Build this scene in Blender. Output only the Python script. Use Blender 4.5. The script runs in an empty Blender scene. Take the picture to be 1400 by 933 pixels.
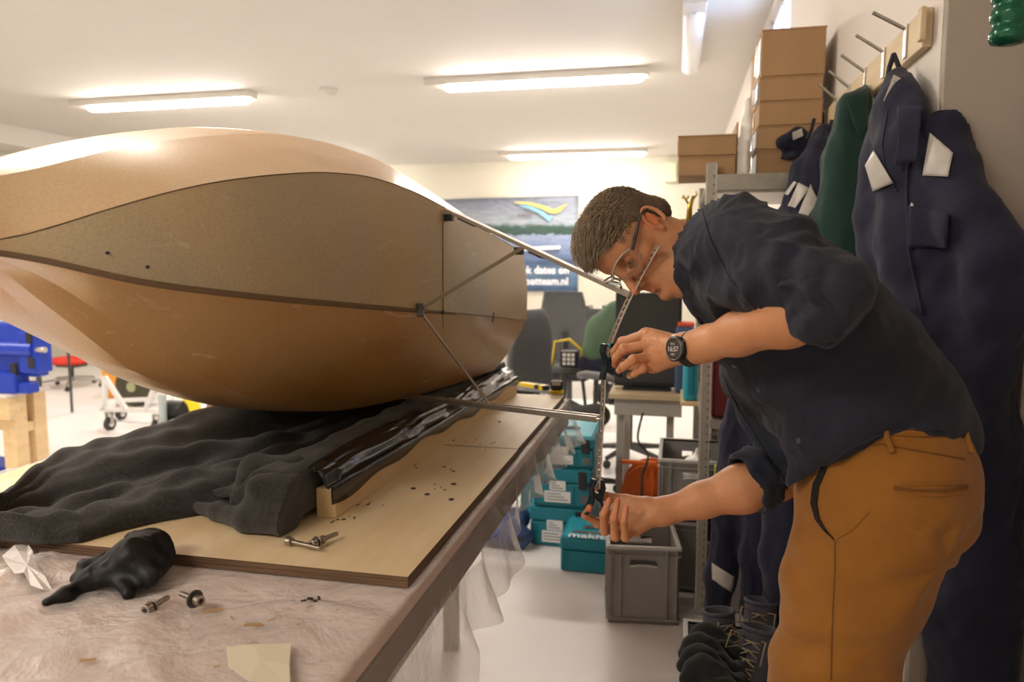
import bpy, bmesh, math, random
import numpy as np
from mathutils import Vector, Matrix
from mathutils.bvhtree import BVHTree
R_ = math.radians
random.seed(7); rng = np.random.default_rng(11)
scn = bpy.context.scene
# ---------------------------------------------------------------- camera
CAM = Vector((0, 0, 1.40)); F_PX = 1000.0; YAW = R_(12.7); PITCH = R_(5.94)
cd = bpy.data.cameras.new('camera'); cam = bpy.data.objects.new('camera', cd)
scn.collection.objects.link(cam); scn.camera = cam
cam.location = CAM; cam.rotation_euler = (math.pi/2 - PITCH, 0, YAW)
cd.sensor_width = 36; cd.lens = 36*F_PX/1400; cd.clip_start = 0.05; cd.clip_end = 60
cd.dof.use_dof = True; cd.dof.focus_distance = 1.5; cd.dof.aperture_fstop = 3.6
# ---------------------------------------------------------------- world, exposure
w = bpy.data.worlds.new('world'); scn.world = w; w.use_nodes = True
w.node_tree.nodes['Background'].inputs[0].default_value = (0.50, 0.66, 1.0, 1)
w.node_tree.nodes['Background'].inputs[1].default_value = 4.0
scn.view_settings.view_transform = 'Standard'; scn.view_settings.look = 'None'
scn.view_settings.gamma = 1; scn.view_settings.use_curve_mapping = False
scn.view_settings.exposure = 2.42
LAMP = 17.0

CR = cam.rotation_euler.to_matrix()
def ray(px, py):
    return CR @ Vector(((px-700)/F_PX, (466.5-py)/F_PX, -1))
def P(px, py, X=None, Y=None, Z=None):
    """the point of the room seen at a pixel, on a plane X=, Y= or Z="""
    d = ray(px, py)
    if X is not None: t = X/d.x
    elif Y is not None: t = Y/d.y
    else: t = (Z-CAM.z)/d.z
    return CAM + d*t
# ---------------------------------------------------------------- materials
def rgb(c): return (c[0], c[1], c[2], 1)
MATS = {}
def mat(name, c, rough=.6, metal=0, c2=None, scale=8, stretch=(1,1,1), detail=4, bump=0, bscale=None, emit=0,
        trans=0, alpha=1, coat=0, spec=.5, contrast=.25, bdist=.002, sheen=0, sss=0, vcol=False, ior=1.45):
    if name in MATS: return MATS[name]
    m = bpy.data.materials.new(name); m.use_nodes = True; MATS[name] = m
    nt = m.node_tree; N = nt.nodes; L = nt.links; b = N['Principled BSDF']
    b.inputs['Base Color'].default_value = rgb(c); b.inputs['Roughness'].default_value = rough
    b.inputs['Metallic'].default_value = metal; b.inputs['Specular IOR Level'].default_value = spec
    b.inputs['Coat Weight'].default_value = coat; b.inputs['Coat Roughness'].default_value = .12
    b.inputs['Transmission Weight'].default_value = trans; b.inputs['Alpha'].default_value = alpha
    b.inputs['IOR'].default_value = ior
    if sheen: b.inputs['Sheen Weight'].default_value = sheen; b.inputs['Sheen Roughness'].default_value = .5
    if sss:
        b.inputs['Subsurface Weight'].default_value = sss; b.inputs['Subsurface Scale'].default_value = .01
        b.inputs['Subsurface Radius'].default_value = (1, .35, .2)
    if emit:
        b.inputs['Emission Color'].default_value = rgb(c); b.inputs['Emission Strength'].default_value = emit
    if c2 is not None or bump:
        tc = N.new('ShaderNodeTexCoord'); mp = N.new('ShaderNodeMapping'); mp.inputs['Scale'].default_value = stretch
        L.new(tc.outputs['Object'], mp.inputs[0])
    if c2 is not None:
        nz = N.new('ShaderNodeTexNoise'); nz.inputs['Scale'].default_value = scale; nz.inputs['Detail'].default_value = detail
        nz.inputs['Roughness'].default_value = .62
        L.new(mp.outputs[0], nz.inputs['Vector'])
        rp = N.new('ShaderNodeValToRGB'); rp.color_ramp.elements[0].position = .5-contrast; rp.color_ramp.elements[1].position = .5+contrast
        rp.color_ramp.elements[0].color = rgb(c); rp.color_ramp.elements[1].color = rgb(c2)
        L.new(nz.outputs['Fac'], rp.inputs[0])
        if vcol:
            va = N.new('ShaderNodeVertexColor'); va.layer_name = 'Col'
            mx = N.new('ShaderNodeMix'); mx.data_type = 'RGBA'; mx.blend_type = 'MULTIPLY'; mx.inputs[0].default_value = 1
            L.new(rp.outputs[0], mx.inputs[6]); L.new(va.outputs[0], mx.inputs[7]); L.new(mx.outputs[2], b.inputs['Base Color'])
        else: L.new(rp.outputs[0], b.inputs['Base Color'])
    if bump:
        n2 = N.new('ShaderNodeTexNoise'); n2.inputs['Scale'].default_value = bscale or scale*4; n2.inputs['Detail'].default_value = 3
        L.new(mp.outputs[0], n2.inputs['Vector'])
        bp = N.new('ShaderNodeBump'); bp.inputs['Strength'].default_value = bump; bp.inputs['Distance'].default_value = bdist
        L.new(n2.outputs['Fac'], bp.inputs['Height']); L.new(bp.outputs[0], b.inputs['Normal'])
    return m
# ---------------------------------------------------------------- objects
COL = scn.collection
def world_of(o):
    m = Matrix.Translation(o.location) @ o.rotation_euler.to_matrix().to_4x4()
    return world_of(o.parent) @ o.matrix_parent_inverse @ m if o.parent else m
def adopt(o, parent):
    if parent is not None:
        o.parent = parent; o.matrix_parent_inverse = world_of(parent).inverted()
def tag(o, label=None, cat=None, group=None, kind=None):
    if label: o['label'] = label
    if cat: o['category'] = cat
    if group: o['group'] = group
    if kind: o['kind'] = kind
    return o
def thing(name, label, cat, loc=(0,0,0), rz=0, group=None):
    o = bpy.data.objects.new(name, None); COL.objects.link(o); o.empty_display_size = .05
    o.location = loc; o.rotation_euler = (0, 0, rz)
    return tag(o, label, cat, group)
class MB:
    def __init__(s): s.v = []; s.f = []; s.mi = []; s.M = None; s.cur = 0
    def add(s, vs, fs):
        n = len(s.v)
        for p in vs: s.v.append(tuple(s.M @ Vector(p)) if s.M else tuple(p))
        for f in fs: s.f.append([n+i for i in f]); s.mi.append(s.cur)
        return s
    def box(s, c, d, rot=None):
        x, y, z = d[0]/2, d[1]/2, d[2]/2
        vs = [Vector(((1 if i&1 else -1)*x, (1 if i&2 else -1)*y, (1 if i&4 else -1)*z)) for i in range(8)]
        if rot is not None: vs = [rot @ v for v in vs]
        vs = [v+Vector(c) for v in vs]
        return s.add(vs, [(0,2,3,1),(4,5,7,6),(0,1,5,4),(2,6,7,3),(0,4,6,2),(1,3,7,5)])
    def bb(s, lo, hi):
        return s.box([(a+b)/2 for a, b in zip(lo, hi)], [abs(b-a) for a, b in zip(lo, hi)])
    def bar(s, a, b, w_, h_, up=(0,0,1)):
        a = Vector(a); b = Vector(b); z = (b-a).normalized(); x = Vector(up).cross(z)
        if x.length < 1e-4: x = Vector((1,0,0)).cross(z)
        x.normalize(); y = z.cross(x)
        rot = Matrix((x, y, z)).transposed()
        return s.box((a+b)/2, (w_, h_, (b-a).length), rot)
    def tube(s, pts, r, n=8, cap=True):
        pts = [Vector(p) for p in pts]; k = len(pts)
        rs = r if hasattr(r, '__len__') else [r]*k
        vs = []; fs = []; px = None
        for i, p in enumerate(pts):
            t = (pts[min(i+1,k-1)]-pts[max(i-1,0)]); t = t.normalized() if t.length > 1e-9 else Vector((0,0,1))
            if px is None: px = t.orthogonal().normalized()
            else:
                px = (px - t*px.dot(t)); px = px.normalized() if px.length > 1e-6 else t.orthogonal().normalized()
            py = t.cross(px)
            for j in range(n):
                a = 2*math.pi*j/n; vs.append(p+(px*math.cos(a)+py*math.sin(a))*rs[i])
        for i in range(k-1):
            for j in range(n):
                fs.append((i*n+j, i*n+(j+1)%n, (i+1)*n+(j+1)%n, (i+1)*n+j))
        if cap: fs.append(tuple(range(n))[::-1]); fs.append(tuple((k-1)*n+j for j in range(n)))
        return s.add(vs, fs)
    def cyl(s, a, b, r, r2=None, n=20): return s.tube([a, b], [r, r if r2 is None else r2], n)
    def loft(s, rings, closed=True, cap=False):
        n = len(rings[0]); vs = [p for q in rings for p in q]; fs = []
        for i in range(len(rings)-1):
            for j in range(n if closed else n-1):
                fs.append((i*n+j, i*n+(j+1)%n, (i+1)*n+(j+1)%n, (i+1)*n+j))
        if cap: fs.append(tuple(range(n))[::-1]); fs.append(tuple((len(rings)-1)*n+j for j in range(n)))
        return s.add(vs, fs)
    def prism(s, poly, ext):
        """poly: list of 3D points, extruded by the vector ext"""
        n = len(poly); e = Vector(ext)
        vs = [Vector(p) for p in poly]+[Vector(p)+e for p in poly]
        return s.add(vs, [tuple(range(n))[::-1], tuple(range(n, 2*n))]+[(i, (i+1)%n, n+(i+1)%n, n+i) for i in range(n)])
    def sphere(s, c, r, n=16, m=10, sc=(1,1,1)):
        rings = []
        for i in range(m+1):
            a = math.pi*i/m
            rings.append([Vector(c)+Vector((r*sc[0]*math.sin(a)*math.cos(2*math.pi*j/n), r*sc[1]*math.sin(a)*math.sin(2*math.pi*j/n), -r*sc[2]*math.cos(a))) for j in range(n)])
        return s.loft(rings)
    def build(s, name, m, parent=None, bevel=0, smooth=False, seg=2, sub=0, solid=0):
        me = bpy.data.meshes.new(name); me.from_pydata(s.v, [], s.f)
        ms = m if isinstance(m, (list, tuple)) else [m]
        for q in ms: me.materials.append(q)
        if len(ms) > 1:
            for p, i in zip(me.polygons, s.mi): p.material_index = i
        bm = bmesh.new(); bm.from_mesh(me); bmesh.ops.recalc_face_normals(bm, faces=bm.faces); bm.to_mesh(me); bm.free()
        if smooth:
            me.polygons.foreach_set('use_smooth', [True]*len(me.polygons))
            if smooth != 'all':
                try: me.set_sharp_from_angle(angle=R_(38))
                except Exception: pass
        o = bpy.data.objects.new(name, me); COL.objects.link(o); adopt(o, parent)
        if solid: md = o.modifiers.new('solid', 'SOLIDIFY'); md.thickness = solid; md.offset = 0
        if bevel: md = o.modifiers.new('bevel', 'BEVEL'); md.width = bevel; md.segments = seg; md.limit_method = 'ANGLE'; md.angle_limit = R_(40)
        if sub: md = o.modifiers.new('sub', 'SUBSURF'); md.levels = md.render_levels = sub
        return o
def copy_tree(o, parent=None):
    c = o.copy(); COL.objects.link(c)
    if parent is not None: c.parent = parent
    for ch in [x for x in bpy.data.objects if x.parent == o]: copy_tree(ch, c)
    return c
def struct(o): o['kind'] = 'structure'; return o
def text_part(txt, name, m, parent, org, xdir, ydir, size, depth=.001, bold=False, fit=None):
    cu = bpy.data.curves.new(name, 'FONT'); cu.body = txt; cu.size = size; cu.extrude = depth; cu.resolution_u = 2
    if bold: cu.offset = size*.02
    tmp = bpy.data.objects.new(name, cu); COL.objects.link(tmp)
    dg = bpy.context.evaluated_depsgraph_get(); me = bpy.data.meshes.new_from_object(tmp.evaluated_get(dg))
    bpy.data.objects.remove(tmp)
    if fit:
        xs_ = [v.co.x for v in me.vertices]; me.transform(Matrix.Diagonal((fit/(max(xs_)-min(xs_)), 1, 1, 1)))
    x = Vector(xdir).normalized(); y = Vector(ydir).normalized(); z = x.cross(y)
    me.transform(Matrix.Translation(org) @ Matrix((x, y, z)).transposed().to_4x4())
    me.materials.clear(); me.materials.append(m)
    o = bpy.data.objects.new(name, me); COL.objects.link(o); adopt(o, parent); return o
# ---------------------------------------------------------------- signed-distance sculpting (for bodies and cloth)
class Field:
    def __init__(s, lo, hi, h):
        s.lo = np.array(lo, float); s.h = h; s.n = np.ceil((np.array(hi, float)-s.lo)/h).astype(int)+1
        s.ax = [s.lo[i]+h*np.arange(s.n[i]) for i in range(3)]
        s.D = np.ones(s.n, np.float32)
    def win(s, lo, hi):
        a = np.clip(np.floor((np.array(lo)-s.lo)/s.h).astype(int), 0, s.n); b = np.clip(np.ceil((np.array(hi)-s.lo)/s.h).astype(int)+1, 0, s.n)
        sl = tuple(slice(a[i], b[i]) for i in range(3))
        X = s.ax[0][sl[0]][:, None, None].astype(np.float32); Y = s.ax[1][sl[1]][None, :, None].astype(np.float32); Z = s.ax[2][sl[2]][None, None, :].astype(np.float32)
        return sl, X, Y, Z, (b > a).all()
    def mix(s, sl, d, k, sub):
        D = s.D[sl]
        if sub: d = -d; hh = np.clip(.5-.5*(d-D)/k*-1, 0, 1) if False else np.clip(.5+.5*(d-D)/k, 0, 1); s.D[sl] = D*(1-hh)+d*hh+k*hh*(1-hh)
        else: hh = np.clip(.5+.5*(D-d)/k, 0, 1); s.D[sl] = D*(1-hh)+d*hh-k*hh*(1-hh)
    def cone(s, a, b, ra, rb, k=.02, sub=False):
        a = np.array(a, float); b = np.array(b, float); pad = k+4*s.h
        sl, X, Y, Z, ok = s.win(np.minimum(a-ra, b-rb)-pad, np.maximum(a+ra, b+rb)+pad)
        if not ok: return s
        ba = b-a; L2 = max(float(ba@ba), 1e-12)
        t = np.clip(((X-a[0])*ba[0]+(Y-a[1])*ba[1]+(Z-a[2])*ba[2])/L2, 0, 1)
        d = np.sqrt((X-a[0]-t*ba[0])**2+(Y-a[1]-t*ba[1])**2+(Z-a[2]-t*ba[2])**2)-(ra+(rb-ra)*t)
        s.mix(sl, d, k, sub); return s
    def chain(s, pts, rs, k=.02):
        for i in range(len(pts)-1): s.cone(pts[i], pts[i+1], rs[i], rs[i+1], k)
        return s
    def ell(s, c, r, rot=None, k=.02, sub=False):
        c = np.array(c, float); r = np.array(r, float); m = r.max()+k+4*s.h
        sl, X, Y, Z, ok = s.win(c-m, c+m)
        if not ok: return s
        M = np.eye(3) if rot is None else np.array(rot, float)   # columns = local axes
        dx, dy, dz = X-c[0], Y-c[1], Z-c[2]
        q = [(dx*M[0, i]+dy*M[1, i]+dz*M[2, i]) for i in range(3)]
        k0 = np.sqrt((q[0]/r[0])**2+(q[1]/r[1])**2+(q[2]/r[2])**2); k1 = np.sqrt((q[0]/r[0]**2)**2+(q[1]/r[1]**2)**2+(q[2]/r[2]**2)**2)
        s.mix(sl, k0*(k0-1)/np.maximum(k1, 1e-6), k, sub); return s
    def verts_faces(s):
        D = s.D; S = D < 0; n = s.n-1
        c = [S[i:n[0]+i, j:n[1]+j, k:n[2]+k] for i in (0,1) for j in (0,1) for k in (0,1)]
        cnt = sum(x.astype(np.int8) for x in c); act = (cnt > 0) & (cnt < 8)
        idx = -np.ones(n, np.int64); ijk = np.argwhere(act); idx[act] = np.arange(len(ijk))
        cv = np.stack([D[ijk[:,0]+i, ijk[:,1]+j, ijk[:,2]+k] for i in (0,1) for j in (0,1) for k in (0,1)], 1)
        off = np.array([(i,j,k) for i in (0,1) for j in (0,1) for k in (0,1)], float)
        acc = np.zeros((len(ijk), 3)); w_ = np.zeros(len(ijk))
        for a in range(8):
            for b in range(a+1, 8):
                if abs(off[a]-off[b]).sum() != 1: continue
                va, vb = cv[:, a], cv[:, b]; m = (va < 0) != (vb < 0)
                t = va[m]/(va[m]-vb[m]); acc[m] += off[a]+t[:, None]*(off[b]-off[a]); w_[m] += 1
        V = s.lo+(ijk+acc/w_[:, None])*s.h
        Fs = []
        for ax in range(3):
            o1, o2 = [(1,2),(2,0),(0,1)][ax]
            A = S.take(range(s.n[ax]-1), ax); B = S.take(range(1, s.n[ax]), ax)
            e = np.argwhere(A != B); e = e[(e[:, o1] > 0) & (e[:, o2] > 0) & (e[:, o1] < n[o1]) & (e[:, o2] < n[o2])]
            fl = A[e[:,0], e[:,1], e[:,2]]
            def g(d1, d2):
                q = e.copy(); q[:, o1] -= d1; q[:, o2] -= d2; return idx[q[:,0], q[:,1], q[:,2]]
            q = np.stack([g(0,0), g(1,0), g(1,1), g(0,1)], 1); q[~fl] = q[~fl][:, ::-1]; Fs.append(q)
        return V, np.concatenate(Fs)
def sdf_mesh(name, blocks, m, parent=None, disp=None, col=None, smooth=1, M=None):
    """blocks: (V, F) pairs joined in one mesh; disp(co, normals) -> offsets along the normals; col(co) -> vertex colours"""
    Vs = []; Fs = []; n = 0
    for V, F in blocks: Vs.append(V); Fs.append(F+n); n += len(V)
    V = np.concatenate(Vs); F = np.concatenate(Fs)
    for _ in range(smooth):
        nb = np.zeros_like(V); ct = np.zeros(len(V))
        for a, b in ((0,1),(1,2),(2,3),(3,0)):
            np.add.at(nb, F[:, a], V[F[:, b]]); np.add.at(nb, F[:, b], V[F[:, a]]); np.add.at(ct, F[:, a], 1); np.add.at(ct, F[:, b], 1)
        V = V*.5+.5*nb/np.maximum(ct, 1)[:, None]
    if disp is not None:
        e1 = V[F[:, 2]]-V[F[:, 0]]; e2 = V[F[:, 3]]-V[F[:, 1]]; fn = np.cross(e1, e2); N = np.zeros_like(V)
        for a in range(4): np.add.at(N, F[:, a], fn)
        N /= np.maximum(np.linalg.norm(N, axis=1), 1e-12)[:, None]
        V = V+N*disp(V, N)[:, None]
    C_ = col(V) if col is not None else None
    if M is not None: Mn = np.array(M); V = V@Mn[:3, :3].T+Mn[:3, 3]
    me = bpy.data.meshes.new(name); me.vertices.add(len(V)); me.vertices.foreach_set('co', V.ravel().astype(np.float32))
    me.loops.add(F.size); me.loops.foreach_set('vertex_index', F.ravel().astype(np.int32))
    me.polygons.add(len(F)); me.polygons.foreach_set('loop_start', np.arange(0, F.size, 4, dtype=np.int32)); me.polygons.foreach_set('loop_total', np.full(len(F), 4, np.int32))
    me.update(calc_edges=True); me.polygons.foreach_set('use_smooth', np.ones(len(F), bool))
    if C_ is not None:
        at = me.color_attributes.new('Col', 'FLOAT_COLOR', 'POINT'); at.data.foreach_set('color', np.concatenate([C_, np.ones((len(V), 1))], 1).ravel().astype(np.float32))
    for q in (m if isinstance(m, (list, tuple)) else [m]): me.materials.append(q)
    o = bpy.data.objects.new(name, me); COL.objects.link(o); adopt(o, parent); return o
def waves(V, n, freq, seed, aniso=(1,1,1)):
    r = np.random.default_rng(seed); out = np.zeros(len(V))
    for i in range(n):
        d = r.normal(size=3)*np.array(aniso); d /= np.linalg.norm(d); f = freq*(.6+1.0*r.random())
        out += np.sin(V@d*f*6.283+r.random()*6.283+1.3*np.sin(V@r.normal(size=3)*freq*2.2))
    return out/n
# ================================================================ the setting
WX = .565; HC = 3.10; BY = 12.0; LX = -8.5; FY = -3.5; NX = .78; SY = 1.87
m_floor = mat('floor_epoxy', (.86,.82,.81), .32, c2=(.80,.76,.75), scale=1.6, bump=.05, bscale=30, contrast=.3)
m_wall = mat('wall_paint', (.62,.585,.49), .75, c2=(.59,.56,.465), scale=2)
m_wallr = mat('wall_paint_right', (.80,.74,.68), .75, c2=(.76,.70,.64), scale=2)
m_ceil = mat('ceiling_paint', (.63,.60,.56), .8, c2=(.60,.57,.53), scale=1)
m_steel = mat('galvanised_steel', (.50,.47,.42), .42, .85, c2=(.40,.38,.34), scale=30)
m_alu = mat('aluminium_bar', (.72,.68,.62), .33, .9, c2=(.60,.56,.50), scale=40, stretch=(1,1,1))
m_black = mat('black_plastic', (.018,.018,.02), .45)
m_white = mat('white_enamel', (.78,.76,.73), .4)
m_ply = mat('birch_ply', (.84,.69,.46), .5, c2=(.72,.52,.27), scale=4.5, stretch=(3,.5,1), detail=9, bump=.04, bscale=60)
m_pine = mat('pine', (.78,.59,.34), .55, c2=(.66,.45,.22), scale=5, stretch=(4,.5,4), bump=.05)
m_card = mat('cardboard', (.47,.29,.15), .8, c2=(.40,.24,.12), scale=6, bump=.05)
m_tape = mat('packing_tape', (.50,.32,.17), .25)
m_darkbrown = mat('dark_edge', (.13,.08,.055), .5, c2=(.2,.12,.08), scale=20, stretch=(1,1,6))

struct(MB().bb((LX, FY, -.1), (NX+.2, BY, 0)).build('floor', m_floor))
struct(MB().bb((LX, FY, HC), (NX+.2, BY, HC+.1)).build('ceiling', m_ceil))
struct(MB().bb((LX-.1, BY, -.1), (NX+.2, BY+.15, HC+.1)).build('wall_back', m_wall))
struct(MB().bb((LX-.15, FY, -.1), (LX, BY, HC+.1)).build('wall_left', m_wall))
struct(MB().bb((LX, FY-.15, -.1), (NX+.3, FY, HC+.1)).build('wall_front', m_wall))
wy0, wy1, wz0, wz1 = 4.35, 5.35, 2.62, 3.02          # high window in the right wall
wr = MB(); T = .35
wr.bb((WX, SY, -.1), (WX+T, wy0, HC+.1)).bb((WX, wy1, -.1), (WX+T, BY, HC+.1))
wr.bb((WX, wy0, -.1), (WX+T, wy1, wz0)).bb((WX, wy0, wz1), (WX+T, wy1, HC+.1))
struct(wr.build('wall_right', m_wallr))
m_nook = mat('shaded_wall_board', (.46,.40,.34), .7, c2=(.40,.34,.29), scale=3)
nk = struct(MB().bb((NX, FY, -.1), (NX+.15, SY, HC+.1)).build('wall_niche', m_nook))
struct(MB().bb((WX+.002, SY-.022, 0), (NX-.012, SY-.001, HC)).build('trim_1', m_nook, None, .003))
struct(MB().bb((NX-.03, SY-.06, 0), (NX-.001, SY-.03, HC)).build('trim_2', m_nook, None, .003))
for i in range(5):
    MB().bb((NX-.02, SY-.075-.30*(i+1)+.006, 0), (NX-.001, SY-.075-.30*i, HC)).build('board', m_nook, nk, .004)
wn = MB()
for a, b in (((wy0,wz0),(wy1,wz0+.04)), ((wy0,wz1-.04),(wy1,wz1)), ((wy0,wz0),(wy0+.04,wz1)), ((wy1-.04,wz0),(wy1,wz1)), ((4.83,wz0),(4.87,wz1))):
    wn.bb((WX+.02, a[0], a[1]), (WX+.07, b[0], b[1]))
win = struct(wn.build('window_1', m_white, None, .004))
m_pane = mat('window_glass', (.9,.95,1), .02, trans=1, ior=1.1)
for y0, y1 in ((wy0+.04, 4.83), (4.87, wy1-.04)): MB().bb((WX+.04, y0, wz0+.04), (WX+.045, y1, wz1-.04)).build('pane', m_pane, win)
struct(MB().bb((LX+.001, BY-.02, 0), (WX-.001, BY-.001, .1)).build('baseboard_back', mat('baseboard_grey', (.35,.34,.32), .5)))
struct(MB().bb((WX-.015, SY+.01, 0), (WX-.001, BY-.03, .1)).build('baseboard_right', MATS['baseboard_grey']))
# low soffit across the far left of the ceiling
struct(MB().bb((-8.49, 4.0, 2.86), (-7.95, BY-.01, HC-.001)).build('trim_3', mat('soffit_grey', (.60,.57,.52), .8)))
# partition wall far left behind the red chair
struct(MB().bb((-8.4, 8.6, 0), (-5.5, 8.7, 2.1)).build('wall_partition', m_wall))
# ---------------------------------------------------------------- lamps
m_tube = mat('lamp_diffuser', (1.0,.92,.82), .4, emit=LAMP)
m_tube2 = mat('lamp_diffuser_unlit', (.80,.80,.84), .3)
m_lampbody = mat('lamp_body', (.60,.56,.50), .5)
def ceiling_lamp(c, L_, along='x', label='', lit=True, slant=0):
    t = thing('ceiling_light', label, 'ceiling lamp', (c[0], c[1], HC), R_(90) if along == 'y' else slant, 'lit linear ceiling lamps' if lit else None)
    h = L_/2
    b = MB(); b.bb((-h, -.075, -.07), (h, .075, -.0005)); o = b.build('housing', m_lampbody, None, .008)
    d = MB(); n = 10; rings = []
    for x, s in ((-h+.18, .2), (-h+.19, .7), (-h+.23, 1), (h-.10, 1), (h-.06, .7), (h-.05, .2)):
        rings.append([(x, .068*s*math.cos(math.pi*j/n), -.069-.045*s*math.sin(math.pi*j/n)) for j in range(n+1)])
    d.loft(rings, closed=False)
    q = d.build('diffuser', m_tube if lit else m_tube2, None, smooth='all')
    for k in (o, q): k.parent = t
    return t
def mid(a, b): return ((a[0]+b[0])/2, (a[1]+b[1])/2)
for (x0, y0, x1, y1, lab) in ((102,147,347,133,'lit linear ceiling lamp above the bow, left in the photo'),
                              (582,118,888,103,'long lit linear ceiling lamp in the middle, nearest of those above the banner'),
                              (680,213,886,209,'lit linear ceiling lamp close to the back wall, above the banner'),
                              (310,224,513,221,'lit linear ceiling lamp mostly hidden behind the hull, only its right end showing'),
                              (-95,205,70,200,'lit linear ceiling lamp beside the soffit at the far left')):
    a = P(x0, y0, Z=3.04); b = P(x1, y1, Z=3.04); c = mid(a, b)
    ceiling_lamp(c, min(2.3, (b-a).length), label=lab, slant=math.atan2(b.y-a.y, b.x-a.x)*.5)
for c, lab in (((-2.6, 2.2), 'added lit linear ceiling lamp over the middle of the workbench, out of view'),
               ((-6.0, 3.0), 'added lit linear ceiling lamp over the left aisle, out of view'),
               ((-2.2, -1.2), 'added unseen lit linear ceiling lamp behind the photographer'),
               ((-5.8, -1.5), 'added unseen lit linear ceiling lamp in the rear left corner behind the photographer')):
    ceiling_lamp(c, 1.9, label=lab)  # extra lamps added out of view to light the room
ceiling_lamp((.07, 5.75), 1.7, 'y', 'unlit linear ceiling lamp running towards the camera near the right wall', lit=False)
dd = P(449, 124, Z=3.08)
t = thing('smoke_detector', 'small round white smoke detector on the ceiling above the hull', 'detector', (dd.x, dd.y, HC))
MB().cyl((dd.x, dd.y, HC-.001), (dd.x, dd.y, HC-.03), .09, .085).build('base', m_ceil, t, smooth=True)
MB().cyl((dd.x, dd.y, HC-.03), (dd.x, dd.y, HC-.075), .075, .05).build('cap', m_lampbody, t, smooth=True)
# wall device at the back
q = P(917, 236, Y=11.95)
tag(MB().bb((q.x-.09, 11.9, q.z-.15), (q.x+.09, 11.998, q.z+.15)).build('wall_box', mat('pale_green_box', (.66,.70,.5), .5), None, .01), 'small pale green box high on the back wall beside the cardboard boxes', 'box')
# ---------------------------------------------------------------- banner
b0 = P(470, 277, Y=11.97); b1 = P(791, 267, Y=11.97); bz = P(790, 399, Y=11.97).z
BX0, BX1, BZ1, BZ0 = b0.x, b1.x, (b0.z+b1.z)/2, bz
t = thing('banner', 'printed banner of water and treeline hanging on the back wall, half behind the hull', 'banner', ((BX0+BX1)/2, 11.98, BZ0))
m_ban = bpy.data.materials.new('banner_print'); m_ban.use_nodes = True; nt = m_ban.node_tree; N = nt.nodes; L = nt.links
b = N['Principled BSDF']; b.inputs['Roughness'].default_value = .45
tc = N.new('ShaderNodeTexCoord'); sx = N.new('ShaderNodeSeparateXYZ'); L.new(tc.outputs['Generated'], sx.inputs[0])
nz = N.new('ShaderNodeTexNoise'); nz.inputs['Scale'].default_value = 16; nz.inputs['Detail'].default_value = 4
L.new(tc.outputs['Generated'], nz.inputs['Vector'])
ad = N.new('ShaderNodeMath'); ad.operation = 'MULTIPLY_ADD'; ad.inputs[1].default_value = .10; L.new(nz.outputs['Fac'], ad.inputs[0]); 
sb = N.new('ShaderNodeMath'); sb.operation = 'SUBTRACT'; sb.inputs[1].default_value = .05; L.new(sx.outputs['Z'], sb.inputs[0]); L.new(sb.outputs[0], ad.inputs[2])
rp = N.new('ShaderNodeValToRGB'); L.new(ad.outputs[0], rp.inputs[0]); cr = rp.color_ramp
stops = [(0,(.10,.20,.36)),(.18,(.22,.36,.52)),(.30,(.08,.14,.26)),(.40,(.28,.36,.55)),(.55,(.42,.50,.68)),(.598,(.5,.56,.7)),(.602,(.04,.10,.07)),(.69,(.07,.15,.11)),(.72,(.55,.6,.62)),(.86,(.42,.45,.50)),(1,(.24,.26,.31))]
cr.elements[0].position = 0; cr.elements[0].color = rgb(stops[0][1]); cr.elements[1].position = 1; cr.elements[1].color = rgb(stops[-1][1])
for p_, c_ in stops[1:-1]: e = cr.elements.new(p_); e.color = rgb(c_)
n3 = N.new('ShaderNodeTexNoise'); n3.inputs['Scale'].default_value = 5; mp3 = N.new('ShaderNodeMapping'); mp3.inputs['Scale'].default_value = (3,1,12)
L.new(tc.outputs['Generated'], mp3.inputs[0]); L.new(mp3.outputs[0], n3.inputs['Vector'])
mx = N.new('ShaderNodeMix'); mx.data_type = 'RGBA'; mx.blend_type = 'OVERLAY'; mx.inputs[0].default_value = .55
L.new(rp.outputs[0], mx.inputs[6]); L.new(n3.outputs['Fac'], mx.inputs[7]); m4 = N.new('ShaderNodeMix'); m4.data_type = 'RGBA'; m4.blend_type = 'MULTIPLY'; m4.inputs[0].default_value = 1; m4.inputs[7].default_value = (.50,.52,.58,1); L.new(mx.outputs[2], m4.inputs[6]); L.new(m4.outputs[2], b.inputs['Base Color'])
g = MB(); nx, nz_ = 40, 16; vs = []
for j in range(nz_+1):
    for i in range(nx+1):
        u, v = i/nx, j/nz_; x = BX0+u*(BX1-BX0)
        vs.append((x, 11.975-.015*math.sin(u*19+v*3)*(.3+v)-.012*max(0, math.sin((u*2+v)*9)), BZ0+v*(BZ1-BZ0)-.03*math.sin(math.pi*u)*(1-v)*0+.04*v*u-.04*v*.5))
g.add(vs, [(j*(nx+1)+i, j*(nx+1)+i+1, (j+1)*(nx+1)+i+1, (j+1)*(nx+1)+i) for j in range(nz_) for i in range(nx)])
g.build('print_sheet', m_ban, t, smooth='all', solid=.003)
def on_ban(u, v, d=0): return Vector((BX0+u*(BX1-BX0), 11.93-d, BZ0+v*(BZ1-BZ0)))
def buv(px, py):
    q = P(px, py, Y=11.93); return ((q.x-BX0)/(BX1-BX0), (q.z-BZ0)/(BZ1-BZ0))
def swoosh(top, bot, name, m, d=0):
    ps = [on_ban(*buv(*p), d) for p in top]+[on_ban(*buv(*p), d) for p in bot[::-1]]
    MB().prism(ps, (0, .004, 0)).build(name, m, t)
swoosh([(704,276),(725,277),(745,282),(757,287),(762,285),(768,282),(775,279)], [(704,277.5),(724,280),(742,286),(752,291),(759,292),(766,289),(775,280)], 'yellow_swoosh', mat('print_yellow', (.85,.55,.12), .5))
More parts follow.
